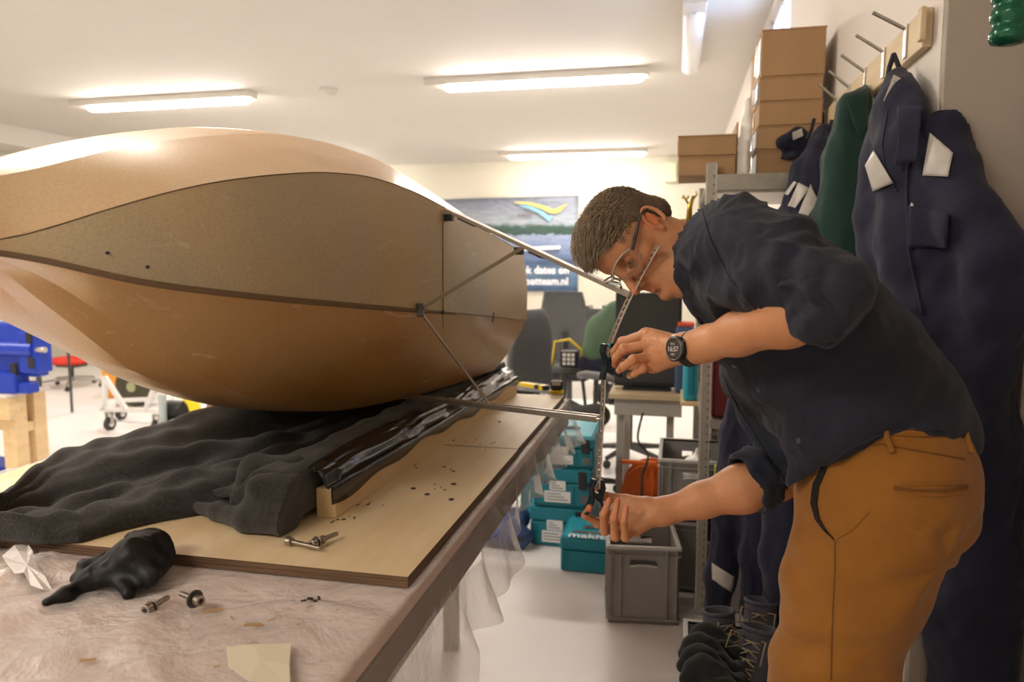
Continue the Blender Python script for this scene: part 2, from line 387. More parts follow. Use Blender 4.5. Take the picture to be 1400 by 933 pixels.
swoosh([(710,280),(728,283),(742,289),(750,296),(756,294)], [(710,281),(726,286),(738,292),(746,299),(751,303)], 'blue_swoosh', mat('print_blue', (.20,.50,.80), .5), .002)
m_pw = mat('print_white', (.9,.9,.92), .5); m_pg = mat('print_grey', (.16,.12,.12), .5)
sc_ = 11.93/1000
def bt(txt, px, py, h, m, nm='lettering', bold=True, px1=None):
    a_ = P(px, py, Y=11.925); return text_part(txt, nm, m, t, a_, (1,0,0), (0,0,1), h*sc_*1.38, .003, bold, (P(px1, py, Y=11.925)-a_).length if px1 else None)
bt('book dates on', 698, 374, 10.5, m_pw, px1=777); bt('solarboatteam.nl', 684, 389, 10.5, m_pw, px1=776)
bt('SOLAR', 707, 296, 5, m_pg); bt('team', 716, 290.5, 2.5, m_pg); bt('boat', 728, 302.5, 2.5, mat('print_green', (.2,.45,.35), .5))
MB().bar(on_ban(.62,.44), on_ban(.93,.47), .05, .004, (0,1,0)).build('boat_wake', m_pw, t)
# ================================================================ workbench and boat
TZ = .85; TX0, TX1, TY0, TY1 = -1.70, -.425, .15, 2.93
t = thing('workbench', 'large workbench with brown edge under clear plastic sheeting', 'workbench', (-1.06, 1.5, 0))
m_top = mat('bench_top', (.78,.57,.49), .6, c2=(.72,.51,.43), scale=3)
MB().bb((TX0, TY0, TZ-.03), (TX1, TY1, TZ)).build('bench_top', m_top, t, .002)
MB().bb((TX1-.02, TY0, TZ-.10), (TX1+.003, TY1, TZ-.0305)).build('apron', m_darkbrown, t, .002)
MB().bb((TX0, TY0, TZ-.10), (TX0+.02, TY1, TZ-.0305)).build('apron', m_darkbrown, t, .002)
MB().bb((TX0+.02, TY1-.02, TZ-.10), (TX1-.02, TY1, TZ-.0305)).build('apron', m_darkbrown, t, .002)
for x in (TX0+.08, TX1-.07):
    for y in (TY0+.1, 1.62, 2.45):
            if x > -1: x = -.78
            MB().bb((x-.025, y-.025, 0), (x+.025, y+.025, TZ-.0305)).build('leg', m_steel, t, .003)
# plastic sheet: top with wrinkles and a drape over the right side
m_film = bpy.data.materials.new('plastic_film'); m_film.use_nodes = True; nt = m_film.node_tree; N = nt.nodes; L = nt.links
b = N['Principled BSDF']; b.inputs['Base Color'].default_value = (.86,.83,.80,1); b.inputs['Roughness'].default_value = .16; b.inputs['Specular IOR Level'].default_value = .9
tr = N.new('ShaderNodeBsdfTransparent'); mxs = N.new('ShaderNodeMixShader'); out = N['Material Output']
lw = N.new('ShaderNodeLayerWeight'); lw.inputs[0].default_value = .35
mr = N.new('ShaderNodeMapRange'); mr.inputs[3].default_value = .32; mr.inputs[4].default_value = .75; L.new(lw.outputs['Facing'], mr.inputs[0])
L.new(mr.outputs[0], mxs.inputs[0]); L.new(tr.outputs[0], mxs.inputs[1]); L.new(b.outputs[0], mxs.inputs[2]); L.new(mxs.outputs[0], out.inputs[0])
tc = N.new('ShaderNodeTexCoord'); nz = N.new('ShaderNodeTexNoise'); nz.inputs['Scale'].default_value = 7; nz.inputs['Detail'].default_value = 8; nz.inputs['Distortion'].default_value = .4; nz.inputs['Roughness'].default_value = .55
bp = N.new('ShaderNodeBump'); bp.inputs['Strength'].default_value = 1; bp.inputs['Distance'].default_value = .035
L.new(tc.outputs['Object'], nz.inputs['Vector']); L.new(nz.outputs['Fac'], bp.inputs['Height']); L.new(bp.outputs[0], b.inputs['Normal'])
vs = []; fs = []; ys = np.linspace(TY0-.03, TY1+.02, 260)
top_x = np.linspace(TX0-.01, TX1-.012, 90); drape_s = np.linspace(0, 1, 42)
cols = []
for y in ys:
    row = []
    for x in top_x:
        V = np.array([x, y])
        wv = .5+.5*math.sin(x*9+y*23+2*math.sin(x*7+1)+1.5*math.sin(y*5)); w2 = .5+.5*math.sin(x*31-y*17+2*math.sin(y*9+x*4))
        w3 = abs(math.sin(x*13+y*4+1.7*math.sin(y*6-x*3)))**8
        under = (y > 1.10 and x > -1.67)
        z = TZ+.0012+(0 if under else .006*wv**2+.003*w2+.014*w3*(.5+.5*math.sin(y*7+x*5))+.006*abs(math.sin(x*5-y*19+2*math.sin(x*8)))**12)
        row.append((x, y, z))
    ln = float(np.interp(y, [0, 1.20, 1.28, 1.6, 2.0, 2.5, 2.95], [.82, .78, .20, .17, .13, .16, .15]))+.015*math.sin(y*9)            # length of the drape
    out_ = .03+.02*math.sin(y*4.5+1)
    for s in drape_s:
        fold = .018*math.sin(y*26+3*math.sin(y*5))*s+.012*math.sin(y*47+s*4)*s
        x = TX1+.006+min(1, s*6)*.004+out_*max(0, s-.18)*1.2+fold*(1 if s > .15 else .3)
        z = TZ+.0018-(.004 if s > 0 else 0)-ln*s
        row.append((x, y, max(.2, z)))
    cols.append(row)
n = len(cols[0])
g = MB(); fl_ = [(i*n+j, i*n+j+1, (i+1)*n+j+1, (i+1)*n+j) for i in range(len(cols)-1) for j in range(n-1)]
g.add([p for r in cols for p in r], fl_)
g.mi = [1 if (cols[i][j][0] > TX1-.012 and cols[i][j][2] > TZ-.075) else 0 for i in range(len(cols)-1) for j in range(n-1)]
m_filmc = m_film.copy(); m_filmc.name = 'plastic_film_taut'
for nd in m_filmc.node_tree.nodes:
    if nd.bl_idname == 'ShaderNodeMapRange': nd.inputs[3].default_value = .07; nd.inputs[4].default_value = .45
tag(g.build('plastic_sheet', [m_film, m_filmc], smooth='all'), 'crinkled clear plastic sheet over the workbench, draping down its right side', 'plastic sheet')
# plywood boards
m_plyedge = mat('ply_edge', (.07,.04,.022), .6, c2=(.19,.11,.06), scale=4, stretch=(1,1,160), contrast=.1)
PZ0, PZ1 = TZ+.003, TZ+.023
g = MB(); g.bb((-1.66, 1.125, PZ0), (-.435, 2.012, PZ1)); g.mi = [0 if i != 1 else 1 for i in range(6)]
tag(g.build('plywood_board', [m_plyedge, m_ply]), 'pale plywood board on the workbench, the near one with its front edge towards the camera', 'board')
g = MB(); g.bb((-1.66, 2.018, PZ0), (-.437, 2.90, PZ1)); g.mi = [0 if i != 1 else 1 for i in range(6)]
tag(g.build('plywood_board', [m_plyedge, m_ply]), 'pale plywood board on the workbench, the far one beyond the joint', 'board')
# timber beam and foam block
def yx(y): return -.684+(y-1.365)*.035
g = MB(); q = []
for y in (1.365, 2.89):
    x = yx(y); q.append([(x-.045, y, PZ1), (x, y, PZ1), (x, y, PZ1+.062), (x-.045, y, PZ1+.062)])
tag(g.loft(q, cap=True).build('timber_beam', m_pine, None, .002), 'long squared pine beam lying along the plywood under the hull', 'beam')
m_felt = mat('dark_felt', (.005,.0045,.0045), .95, c2=(.045,.041,.038), scale=110, detail=6, bump=1, bscale=420, sheen=.25, bdist=.004)
def felt_roll():
    f = Field((-1.02, 1.22, PZ1-.02), (-.60, 2.95, 1.08), .008)
    for i in range(10):
        y0, y1 = 1.30+i*.16, 1.30+(i+1)*.16
        for dx, dz, r in ((-.085, .048, .046), (-.13, .045, .044), (-.165, .04, .038), (-.08, .078, .038), (-.125, .080, .036)):
            f.cone((yx(y0)+dx, y0, PZ1+dz), (yx(y1)+dx, y1, PZ1+dz), r, r, .02)
    f.D[:, :, :] = np.maximum(f.D, PZ1+.0015-f.ax[2][None, None, :])
    f.D[:, :, :] = np.maximum(f.D, 1.29-f.ax[1][None, :, None]); f.D = np.maximum(f.D, f.ax[1][None, :, None]-2.9).astype(np.float32)
    f.D = np.maximum(f.D, (f.ax[0][:, None, None]-(yx(f.ax[1])-.0465)[None, :, None])).astype(np.float32)
    return f.verts_faces()
tag(sdf_mesh('padded_block', [felt_roll()], m_felt, disp=lambda V, N: .0035*waves(V, 5, 5, 3)), 'long padded block wrapped in charcoal felt beside the pine beam', 'padding')
# black plastic strip folded over the top of block and beam
m_bag = mat('black_film', (.008,.008,.008), .2, spec=.7, bump=.2, bscale=18, bdist=.01)
g = MB(); rows = []
for i in range(160):
    y = 1.34+i*1.56/159; x = yx(y); row = []
    for j in range(15):
        s = j/14
        xx = x-.048-.012*math.sin(i*.05)+s*(.052+.012*math.sin(i*.05)); zz = PZ1+.108-.042*s**1.5
        if xx > x-.012: zz = PZ1+.066
        zz += .006*abs(math.sin(s*11+i*.06+math.sin(i*.13)))+.004*abs(math.sin(s*25-i*.04))
        row.append((xx, y, zz))
    hang = .018+.006*math.sin(i*.21)+.008*math.sin(i*.07+1)
    row.append((x+.0035, y, PZ1+.063)); row.append((x+.0045, y, PZ1+.062-max(.003, hang)))
    rows.append(row)
g.loft(rows, closed=False)
tag(g.build('black_film_strip', m_bag, smooth='all', solid=.0008), 'glossy black plastic film folded along the top of the pine beam', 'plastic film')
# ---------------------------------------------------------------- blanket
Np = [(-60,745),(0,739),(60,744),(110,742),(160,727),(215,714),(262,706),(300,700),(345,694),(400,670),(450,640),(500,612),(545,590),(585,570)]
Fp = [(-60,722),(-5,702),(45,650),(78,626),(130,612),(180,603),(235,592),(290,580),(350,570),(410,563),(450,560),(500,553),(550,545),(590,538)]
Nw = [P(a, b_, Z=PZ1+.002) for a, b_ in Np]; Fw = [P(a, b_, Z=PZ1+.03) for a, b_ in Fp]
def lerp_list(Ls, u):
    f = u*(len(Ls)-1); i = min(int(f), len(Ls)-2); return Ls[i].lerp(Ls[i+1], f-i)
g = MB(); rows = []; NU, NV = 200, 90
for i in range(NU+1):
    u = i/NU; A = lerp_list(Nw, u); B = lerp_list(Fw, u); row = []
    for j in range(NV+1):
        v = j/NV; p = A.lerp(B, v)
        e = min(1, v*14)*min(1, (1-v)*9)*min(1, u*16)
        q = v*3.1+.35*math.sin(u*5+.5)
        h = .016+.062*max(0, math.sin(q*math.pi))**1.4*(.45+.8*v)
        h += .012*math.sin(v*21+6*u+2*math.sin(u*9))*(.4+v)+.006*math.sin(v*47-u*16)+.004*math.sin(u*60+v*17+2*math.sin(v*8))
        h += .022*math.exp(-((v-.86)/.08)**2)*(1-.4*u)+.020*math.exp(-((v-.45-.15*math.sin(u*4))/.045)**2)+.018*math.exp(-((v-.20-.1*math.sin(u*5+1))/.04)**2)
        h = max(h, .004)*e**.55
        row.append((p.x+.01*math.sin(v*9+u*7)*e, p.y+.012*math.sin(u*40+v*5)*e*(.4 if 0 < j < NV else 1), PZ1+.002+h))
    rows.append(row)
g.loft(rows, closed=False)
tag(g.build('blanket', m_felt, smooth='all', solid=.006), 'rumpled charcoal wool blanket spread over the plywood under the bow', 'blanket')
# crumpled end of felt hanging in front of the block
f = Field((-1.12, 1.10, PZ1-.01), (-.66, 1.50, 1.06), .005)
A = lambda px, py, z: tuple(P(px, py, Z=z))
f.chain([A(268,694,.885), A(300,700,.892), A(340,712,.896), A(400,716,.90)], [.012,.018,.022,.028], .02)
f.chain([A(290,676,.90), A(330,672,.915), A(350,690,.92)], [.010,.014,.022], .02)
f.chain([A(355,668,.955), A(385,672,.945), A(420,680,.94)], [.030,.036,.038], .02).chain([A(360,712,.893), A(400,714,.90), A(428,706,.905)], [.024,.03,.028], .02)
f.chain([A(340,660,.94), A(350,640,.96), A(400,640,.97)], [.025,.03,.03], .02)
f.chain([A(375,700,.91), A(425,690,.925)], [.04,.036], .02)
f.D = np.maximum(f.D, PZ1+.002-f.ax[2][None, None, :]).astype(np.float32)
f.D = np.maximum(f.D, f.ax[1][None, :, None]-1.50).astype(np.float32); f.D = np.maximum(f.D, f.ax[0][:, None, None]+.733).astype(np.float32)
tag(sdf_mesh('felt_bundle', [f.verts_faces()], m_felt, disp=lambda V, N: .005*waves(V, 6, 9, 5)), 'crumpled charcoal felt bunched at the near end of the padded block', 'felt')
# ---------------------------------------------------------------- hull
CX = -1.06
def curve(pts):      # (px, py, X) -> polyline sorted in Y
    q = sorted([tuple(P(a, b_, X=x)) for a, b_, x in pts], key=lambda p: p[1]); return np.array(q)
Ac = curve([(-60,334,-1.02),(0,334,-.985),(55,316,-.945),(103,300,-.91),(192,273,-.85),(240,260,-.82),(285,250,-.79),(360,240,-.745),(435,235,-.70),(500,240,-.665),(543,253,-.64),(572,265,-.62),(606,283,-.60),(715,345,-.57)])
Cc = curve([(-60,338,-1.02),(0,338,-.975),(55,350,-.935),(103,363,-.895),(154,376,-.86),(223,388,-.81),(343,402,-.73),(411,409,-.69),(480,415,-.65),(570,423,-.60),(640,430,-.575),(715,438,-.555)])
Kc = curve([(-60,343,-1.035),(30,356,-1.015),(90,396,-.996),(147,434,-.98),(243,499,-.948),(315,533,-.941),(372,553,-.943),(430,564,-.930),(503,561,-.86),(546,548,-.80),(609,530,-.735),(687,509,-.665)])
Tc = curve([(-60,240,CX),(0,217,CX),(103,189,CX),(200,177,CX),(280,172,CX),(350,180,CX),(420,198,CX),(500,230,CX),(552,252,CX)])
Bc = curve([(-60,380,CX),(0,430,CX),(60,468,CX),(120,500,CX),(171,522,CX),(240,544,CX),(297,552,CX),(343,558,CX)])
def smooth_interp(C_, ys):
    z = np.interp(ys, C_[:, 1], C_[:, 2]); x = np.interp(ys, C_[:, 1], C_[:, 0]); return x, z
YS = np.linspace(.62, 2.71, 150)
def sm(a, w_=4):
    k = np.ones(2*w_+1)/(2*w_+1); return np.convolve(np.pad(a, w_, mode='edge'), k, 'valid')
Tz = smooth_interp(Tc, YS)[1]
Bz = smooth_interp(Bc, YS)[1]
Ax, Az = smooth_interp(Ac, YS); Cx_, Cz = smooth_interp(Cc, YS); Kx, Kz = smooth_interp(Kc, YS)
Bz = np.where(YS > Bc[-1, 1], np.maximum(Bc[-1, 2], 1.0), Bz)
# the bottom of the hull settles onto the padding further aft
Kz = np.maximum(Kz, .996); Bz = Kz-.012*np.clip((Kz-.99)/.1, 0, 1)
Tz = np.where(YS > 2.0, np.minimum(Tz, np.interp(YS, [2.0, 2.2, 2.4, 2.55, 2.71], [1.76, 1.735, 1.69, 1.61, 1.50])), Tz)
Kz = np.maximum(Kz, .998)
Ax, Az, Cx_, Cz, Kx, Kz, Tz = [sm(a, q_) for a, q_ in ((Ax, 3), (Az, 3), (Cx_, 3), (Cz, 3), (Kx, 10), (Kz, 6), (Tz, 8))]
# bow closes to a stem
bow = np.clip((YS-.62)/.16, 0, 1)**.5
Ax, Cx_, Kx = [CX+(a-CX)*(.02+.98*bow) for a in (Ax, Cx_, Kx)]
zc = Cz
Az = zc+(Az-zc)*(.1+.9*bow); Kz = zc+(Kz-zc)*(.1+.9*bow); Tz = zc+(Tz-zc)*(.2+.8*bow); Bz = zc+(Bz-zc)*(.2+.8*bow)
Tz = np.maximum(Tz, Az+.01)
t = thing('boat_hull', 'unfinished plywood boat hull with hard chines resting across the workbench', 'boat', (CX, 1.8, .99))
def ply_mat(name, c, c2, c3, rough, coat):
    m = mat(name, c, rough, c2=c2, scale=3.2, stretch=(1,.45,1), contrast=.13, detail=8, bump=.12, bscale=90, coat=coat, bdist=.001)
    nt = m.node_tree; N = nt.nodes; L = nt.links; b = N['Principled BSDF']
    src = b.inputs['Base Color'].links[0].from_socket
    tc = N.new('ShaderNodeTexCoord')
    n1 = N.new('ShaderNodeTexNoise'); n1.inputs['Scale'].default_value = 1.7; n1.inputs['Detail'].default_value = 3; L.new(tc.outputs['Object'], n1.inputs['Vector'])
    r1 = N.new('ShaderNodeMapRange'); r1.inputs[1].default_value = .48; r1.inputs[2].default_value = .66; L.new(n1.outputs['Fac'], r1.inputs[0])
    m1 = N.new('ShaderNodeMix'); m1.data_type = 'RGBA'; m1.inputs[7].default_value = rgb(c3); L.new(r1.outputs[0], m1.inputs[0]); L.new(src, m1.inputs[6])
    # sanding scuffs: long thin pale marks
    mp = N.new('ShaderNodeMapping'); mp.inputs['Scale'].default_value = (22, 5, 30); mp.inputs['Rotation'].default_value = (0, 0, .5); L.new(tc.outputs['Object'], mp.inputs[0])
    n2 = N.new('ShaderNodeTexNoise'); n2.inputs['Scale'].default_value = 1; n2.inputs['Detail'].default_value = 3; n2.inputs['Distortion'].default_value = 1; L.new(mp.outputs[0], n2.inputs['Vector'])
    r2 = N.new('ShaderNodeMapRange'); r2.inputs[1].default_value = .66; r2.inputs[2].default_value = .76; r2.inputs[4].default_value = .55; L.new(n2.outputs['Fac'], r2.inputs[0])
    n4 = N.new('ShaderNodeTexNoise'); n4.inputs['Scale'].default_value = 260; L.new(tc.outputs['Object'], n4.inputs['Vector'])
    m2 = N.new('ShaderNodeMix'); m2.data_type = 'RGBA'; m2.inputs[7].default_value = (.72,.58,.42,1); L.new(r2.outputs[0], m2.inputs[0]); L.new(m1.outputs[2], m2.inputs[6])
    m3 = N.new('ShaderNodeMix'); m3.data_type = 'RGBA'; m3.blend_type = 'OVERLAY'; m3.inputs[0].default_value = .24; L.new(m2.outputs[2], m3.inputs[6]); L.new(n4.outputs['Fac'], m3.inputs[7])
    L.new(m3.outputs[2], b.inputs['Base Color']); return m
m_h1 = ply_mat('sanded_ply_top', (.70,.47,.26), (.62,.37,.17), (.74,.54,.33), .38, .2)
m_h2 = ply_mat('sealed_ply_side', (.58,.41,.22), (.50,.34,.16), (.42,.34,.22), .42, .1)
m_h3 = ply_mat('sealed_ply_bottom', (.54,.29,.095), (.44,.21,.055), (.50,.31,.14), .36, .2)
m_seam = mat('glue_seam', (.16,.10,.05), .6)
def panel(name, m, xs, zs, xs2, zs2, cam_=0, rows_=8, sgn=1):
    """a bent plywood panel between two long edges, bowed out by cam_"""
    rings = []
    for i, y in enumerate(YS):
        r = []
        for j in range(rows_+1):
            s = j/rows_; x = xs[i]+(xs2[i]-xs[i])*s; z = zs[i]+(zs2[i]-zs[i])*s
            dx, dz = xs2[i]-xs[i], zs2[i]-zs[i]; l = math.hypot(dx, dz) or 1; bulge = cam_*math.sin(math.pi*s)*min(1, l/.25)**2
            x += -dz/l*bulge; z += dx/l*bulge
            r.append((CX+(x-CX)*sgn, y, z))
        rings.append(r)
    g = MB(); g.loft(rings, closed=False); return g.build(name, m, t, smooth='all')
cxs = np.full_like(YS, CX)
Mx = CX+(Ax-CX)*.42; Mz = Az+(Tz-Az)*.82
lab = {1: None, -1: None}
for sg in (1, -1):
    panel('deck_panel', m_h1, Ax, Az, Mx, Mz, -.006, 8, sg)
    panel('deck_panel', m_h1, Mx, Mz, cxs, Tz, -.006, 6, sg)
    panel('side_panel', m_h2, Cx_, Cz, Ax, Az, -.010, 10, sg)
    panel('bottom_panel', m_h3, Kx, Kz, Cx_, Cz, -.012, 10, sg)
    panel('keel_panel', m_h3, cxs, Bz, Kx, Kz, -.004, 8, sg)
i = -1                                     # transom
pr = [(Ax[i], Az[i]), (Cx_[i], Cz[i]), (Kx[i], Kz[i]), (CX, Bz[i])]
poly = [(CX, YS[-1]-.004, Tz[i])]+[(Mx[i], YS[-1]-.004, Mz[i])]+[(a, YS[-1]-.004, b_) for a, b_ in pr]+[(2*CX-a, YS[-1]-.004, b_) for a, b_ in pr[:3][::-1]]+[(2*CX-Mx[i], YS[-1]-.004, Mz[i])]
MB().prism(poly, (0, .016, 0)).build('transom', m_h2, t)
def seam(name, xs, zs, r, off=.0, i0=0, i1=150, m=m_seam):
    MB().tube([(xs[k]+off, YS[k], zs[k]) for k in range(i0, i1, 2)], r, 6).build(name, m, t, smooth='all')
seam('chine_seam', Cx_, Cz, .0016, .0002, 2)
seam('chine_seam', Ax, Az, .0012, 0, 2)
g = MB(); rr = []
for k in range(2, 92):                      # thickened lip along the forward chine
    w_ = .007*math.sin(math.pi*min(1, max(0, (k-2)/90.)))**.6
    rr.append([(Cx_[k]-.002, YS[k], Cz[k]+.001), (Cx_[k]+.004, YS[k], Cz[k]+.0005), (Cx_[k]+.004, YS[k], Cz[k]-w_), (Cx_[k]-.002, YS[k], Cz[k]-w_-.003)])
g.loft(rr).build('chine_lip', m_seam, t)
def hull_pt(px, py, which='side'):
    """point on the near side panels seen at a pixel"""
    d = ray(px, py)
    for y in np.linspace(.7, 2.85, 900):
        p = CAM+d*(y/d.y)
        if p.z > np.interp(y, YS, Az): continue
        if p.z >= np.interp(y, YS, Cz): a = (p.z-np.interp(y, YS, Cz))/(np.interp(y, YS, Az)-np.interp(y, YS, Cz)); x = np.interp(y, YS, Cx_)*(1-a)+a*np.interp(y, YS, Ax)+.01*math.sin(math.pi*a)
        else: a = (p.z-np.interp(y, YS, Kz))/(np.interp(y, YS, Cz)-np.interp(y, YS, Kz)); a = min(1, max(0, a)); x = np.interp(y, YS, Kx)*(1-a)+a*np.interp(y, YS, Cx_)+.012*math.sin(math.pi*a)
        if p.x <= x: return p
    return p
MB().tube([hull_pt(605, yy)+Vector((.001, 0, 0)) for yy in range(292, 526, 9)], .0014, 5).build('butt_joint', m_seam, t)
m_stitch = mat('wire_stitch', (.05,.04,.04), .4, .5)
for px, h_ in ((606, 6), (675, 12)):
    yy = float(np.interp(px, [570,715], [423,438])); p = hull_pt(px, yy)
    MB().tube([P(px, yy-h_/2, X=p.x+.004), P(px, yy, X=p.x+.008), P(px-2, yy+h_/2, X=p.x+.005)], .0022, 6).build('wire_stitch', m_stitch, t)
for px, py in ((147,346), (202,365)):
    p = hull_pt(px, py); MB().sphere(p, .004, 8, 5, (.3,1.3,.7)).build('ink_mark', mat('ink', (.05,.04,.12), .5), t)
# ---------------------------------------------------------------- measuring frame: two rails with braces
t = thing('measuring_frame', 'light aluminium frame of two rails and thin braces standing out from the hull side', 'frame', (-.57, 1.8, 1.0))
U0 = hull_pt(608, 289)+Vector((.006, 0, .004)); U1 = P(862, 404, Y=1.50)
MB().bar(U0, U1, .016, .010).build('rail', m_alu, t, .001); tag(t.children[-1], 'plain upper rail') if t.children else None
L0 = P(546, 541, Z=1.000); L1 = P(821, 573, Y=1.50); Lp = P(640, 554, X=-.62)
g = MB(); dirL = (L1-L0); nL = 24
up = Vector((0,0,1)); side = dirL.cross(up).normalized()
for s in (-1, 1): g.bar(L0+side*.0115*s, L1+side*.0115*s, .004, .012)
for k in range(nL+1):
    q = L0+dirL*(k/nL); g.bar(q-side*.0115, q+side*.0115, .014 if k % 2 else .006, .003)
g.build('perforated_rail', m_alu, t)
B = hull_pt(570, 424)+Vector((.006,0,0))
u_at = lambda px: min((U0.lerp(U1, k/400) for k in range(401)), key=lambda q: abs(project(q)[0]-px))
def project(q):
    v = CR.transposed() @ (Vector(q)-CAM); return (700+F_PX*v.x/-v.z, 466.5-F_PX*v.y/-v.z)
l_at = lambda px: min((L0.lerp(L1, k/400) for k in range(401)), key=lambda q: abs(project(q)[0]-px))
MB().bar(B, u_at(718), .0025, .009).build('brace', mat('brown_bar', (.20,.15,.10), .5, .4), t)
MB().bar(B, l_at(668)+Vector((0,0,.006)), .009, .005).build('brace', m_alu, t)
MB().box(B+Vector((.003,0,0)), (.014,.020,.032)).build('bracket', mat('dark_bracket', (.10,.09,.08), .4, .6), t, .002)
for px in (616, 712):
    q = u_at(px); MB().box(q+Vector((-.004, 0, -.016)), (.022,.02,.018)).build('clamp_pad', m_black, t, .002)
for a, b_ in ((628,650), (725,742)):
    MB().bar(u_at(a)-Vector((0,0,.008)), u_at(b_)-Vector((0,0,.008)), .012, .003).build('shim', m_black, t)
# ================================================================ the person
m_skin = mat('skin', (.62,.295,.145), .48, c2=(.52,.22,.10), scale=16, bump=.25, bscale=260, sss=.12, vcol=True, bdist=.0015, spec=.45)
m_shirt = mat('navy_linen_shirt', (.008,.010,.021), .85, c2=(.014,.017,.031), scale=60, detail=5, bump=.8, bscale=420, sheen=.06, bdist=.0015)
m_pants = mat('mustard_twill', (.30,.115,.010), .85, c2=(.25,.092,.008), scale=14, bump=.5, bscale=300, sheen=.12, bdist=.0015)
m_hair = mat('brown_hair', (.17,.115,.068), .5, c2=(.36,.27,.17), scale=55, stretch=(1,1,1))
person = thing('person', 'man in dark navy rolled-sleeve shirt and mustard trousers, leaning over and bending a perforated strip', 'person', (.33, 1.45, 0))
J = lambda px, py, Y: tuple(P(px, py, Y=Y))
def vmid(a, b, t=.5): return tuple(np.array(a)*(1-t)+np.array(b)*t)
# ---- shirt
def torso_field(h, grow=0, for_body=False):
    f = Field((-.20, 1.05, .78), (.66, 1.90, 1.72), h)
    g_ = grow
    for Y, s in ((1.44, 0), (1.54, 1)):
        f.cone(J(1020, 366, Y), J(1056, 410, Y), .118+g_, .136+g_, .05)
        f.cone(J(1056, 410, Y), J(1112, 472, Y), .136+g_, .146+g_, .05)
        f.cone(J(1112, 472, Y), J(1178, 545, Y), .146+g_, .144+g_, .05)
        f.cone(J(1178, 545, Y), J(1214, 590, Y), .144+g_, .146+g_, .05)
    f.cone(J(985, 325, 1.38), J(985, 325, 1.62), .060+g_, .060+g_, .06)
    f.cone(J(974, 342, 1.45), J(974, 342, 1.56), .048+g_, .048+g_, .05)
    return f
f = torso_field(.0055)
f.cone(J(1130, 600, 1.34), J(1102, 652, 1.36), .072, .040, .05).cone(J(1130, 600, 1.52), J(1105, 640, 1.52), .07, .04, .05)
# left (near) sleeve
SL, EL = J(1003, 338, 1.32), J(1126, 402, 1.15)
f.cone(SL, vmid(SL, EL, .5), .088, .084, .05).cone(vmid(SL, EL, .5), EL, .084, .064, .03)
f.cone(EL, J(1122, 414, 1.145), .064, .062, .02)
# right (far) sleeve
SR, ER = J(1012, 400, 1.66), J(1078, 628, 1.54)
f.cone(SR, vmid(SR, ER, .5), .09, .082, .05).cone(vmid(SR, ER, .5), ER, .082, .058, .03).cone(ER, J(1050, 646, 1.52), .058, .058, .02)
# folds sculpted as soft ridges
def ridge(pts, Y, r, k=.012):
    q = [J(a, b_, Y if not isinstance(Y, (list, tuple)) else Y[i]) for i, (a, b_) in enumerate(pts)]
    rs = [r*(.3+.7*math.sin(math.pi*(i+.5)/len(q))) for i in range(len(q))]; f.chain(q, rs, k)
def cut(pts, Y, r, k=.014):
    q = [J(a, b_, Y if not isinstance(Y, (list, tuple)) else Y[i]) for i, (a, b_) in enumerate(pts)]
    for i in range(len(q)-1): f.cone(q[i], q[i+1], r, r, k, sub=True)
# cuff mouths are hollowed out
dl = (np.array(J(1060, 449, 1.20))-np.array(EL)); dl /= np.linalg.norm(dl)
dr = (np.array(J(960, 690, 1.46))-np.array(ER)); dr /= np.linalg.norm(dr)
cl = np.array(J(1122, 414, 1.145)); cr_ = np.array(J(1050, 646, 1.52))

# the shirt opens below along a slanting hem
n_ = np.array(CR @ Vector((.33, -.94, 0))); n_ /= np.linalg.norm(n_)
def hem_disp(V, N):
    front = V[:, 1] < 3
    lin = waves(V, 7, 4.2, 21, (1,.6,1))*.0075+waves(V, 6, 9.5, 23)*.0045-.004*np.abs(waves(V, 4, 13, 24))
    # fan of folds running from the shoulder down the flank
    s0 = np.array(J(965, 300, 1.25)); r = V-s0; ang = np.arctan2(r[:, 2], r[:, 0]); rad = np.linalg.norm(r, axis=1)
    fan = np.abs(np.sin(ang*9+3*rad+.6*np.sin(rad*22)))**.6*-1+.6
    lin += .010*fan*np.exp(-((rad-.16)/.10)**2)
    # bunching near the elbow
    r2 = np.linalg.norm(V-np.array(J(1105, 395, 1.2)), axis=1); d2 = (V-np.array(SL))@((np.array(EL)-np.array(SL))/np.linalg.norm(np.array(EL)-np.array(SL)))
    lin += .0075*np.sin(d2*150+2.2*np.sin(V[:, 2]*45))*np.exp(-(r2/.085)**2)
    r3 = np.linalg.norm(V-np.array(J(1060, 600, 1.52)), axis=1)
    lin += .008*np.sin(V[:, 2]*120+3*np.sin(V[:, 0]*40))*np.exp(-(r3/.12)**2)
    # long soft drapes from the chest to the waist
    a = V[:, 0]*.75+V[:, 2]*.66; c = V[:, 0]*.66-V[:, 2]*.75
    lin += .006*np.sin(c*62+2*np.sin(a*11))*np.exp(-((a-np.array(J(1120,560,1.3))[[0,2]]@np.array([.75,.66]))/.2)**2)
    return lin
HEMS = [(1040, 722), (1068, 694), (1095, 670), (1130, 642), (1170, 618), (1205, 608), (1250, 610), (1290, 622), (1345, 640)]
hp = np.array([[J(a, b_, 1.30)[0], J(a, b_, 1.30)[2]] for a, b_ in HEMS])
X_ = f.ax[0]; zh = np.interp(X_, hp[:, 0], hp[:, 1])
keep = Field((0,0,0), (.01,.01,.01), .01)
Zg = f.ax[2][None, None, :]; hemd = (zh[:, None, None]-Zg)*.75
# the right sleeve hangs in front of the hem line, so only the trunk is trimmed
mask = (np.arange(f.n[0])[:, None, None] >= 0) & ((X_[:, None, None] > J(1088, 650, 1.45)[0]) | (f.ax[1][None, :, None] < 1.40))
f.D = np.where(mask & (Zg < 1.16), np.maximum(f.D, hemd), f.D).astype(np.float32)
shirt = sdf_mesh('shirt', [f.verts_faces()], m_shirt, person, disp=hem_disp, smooth=2)
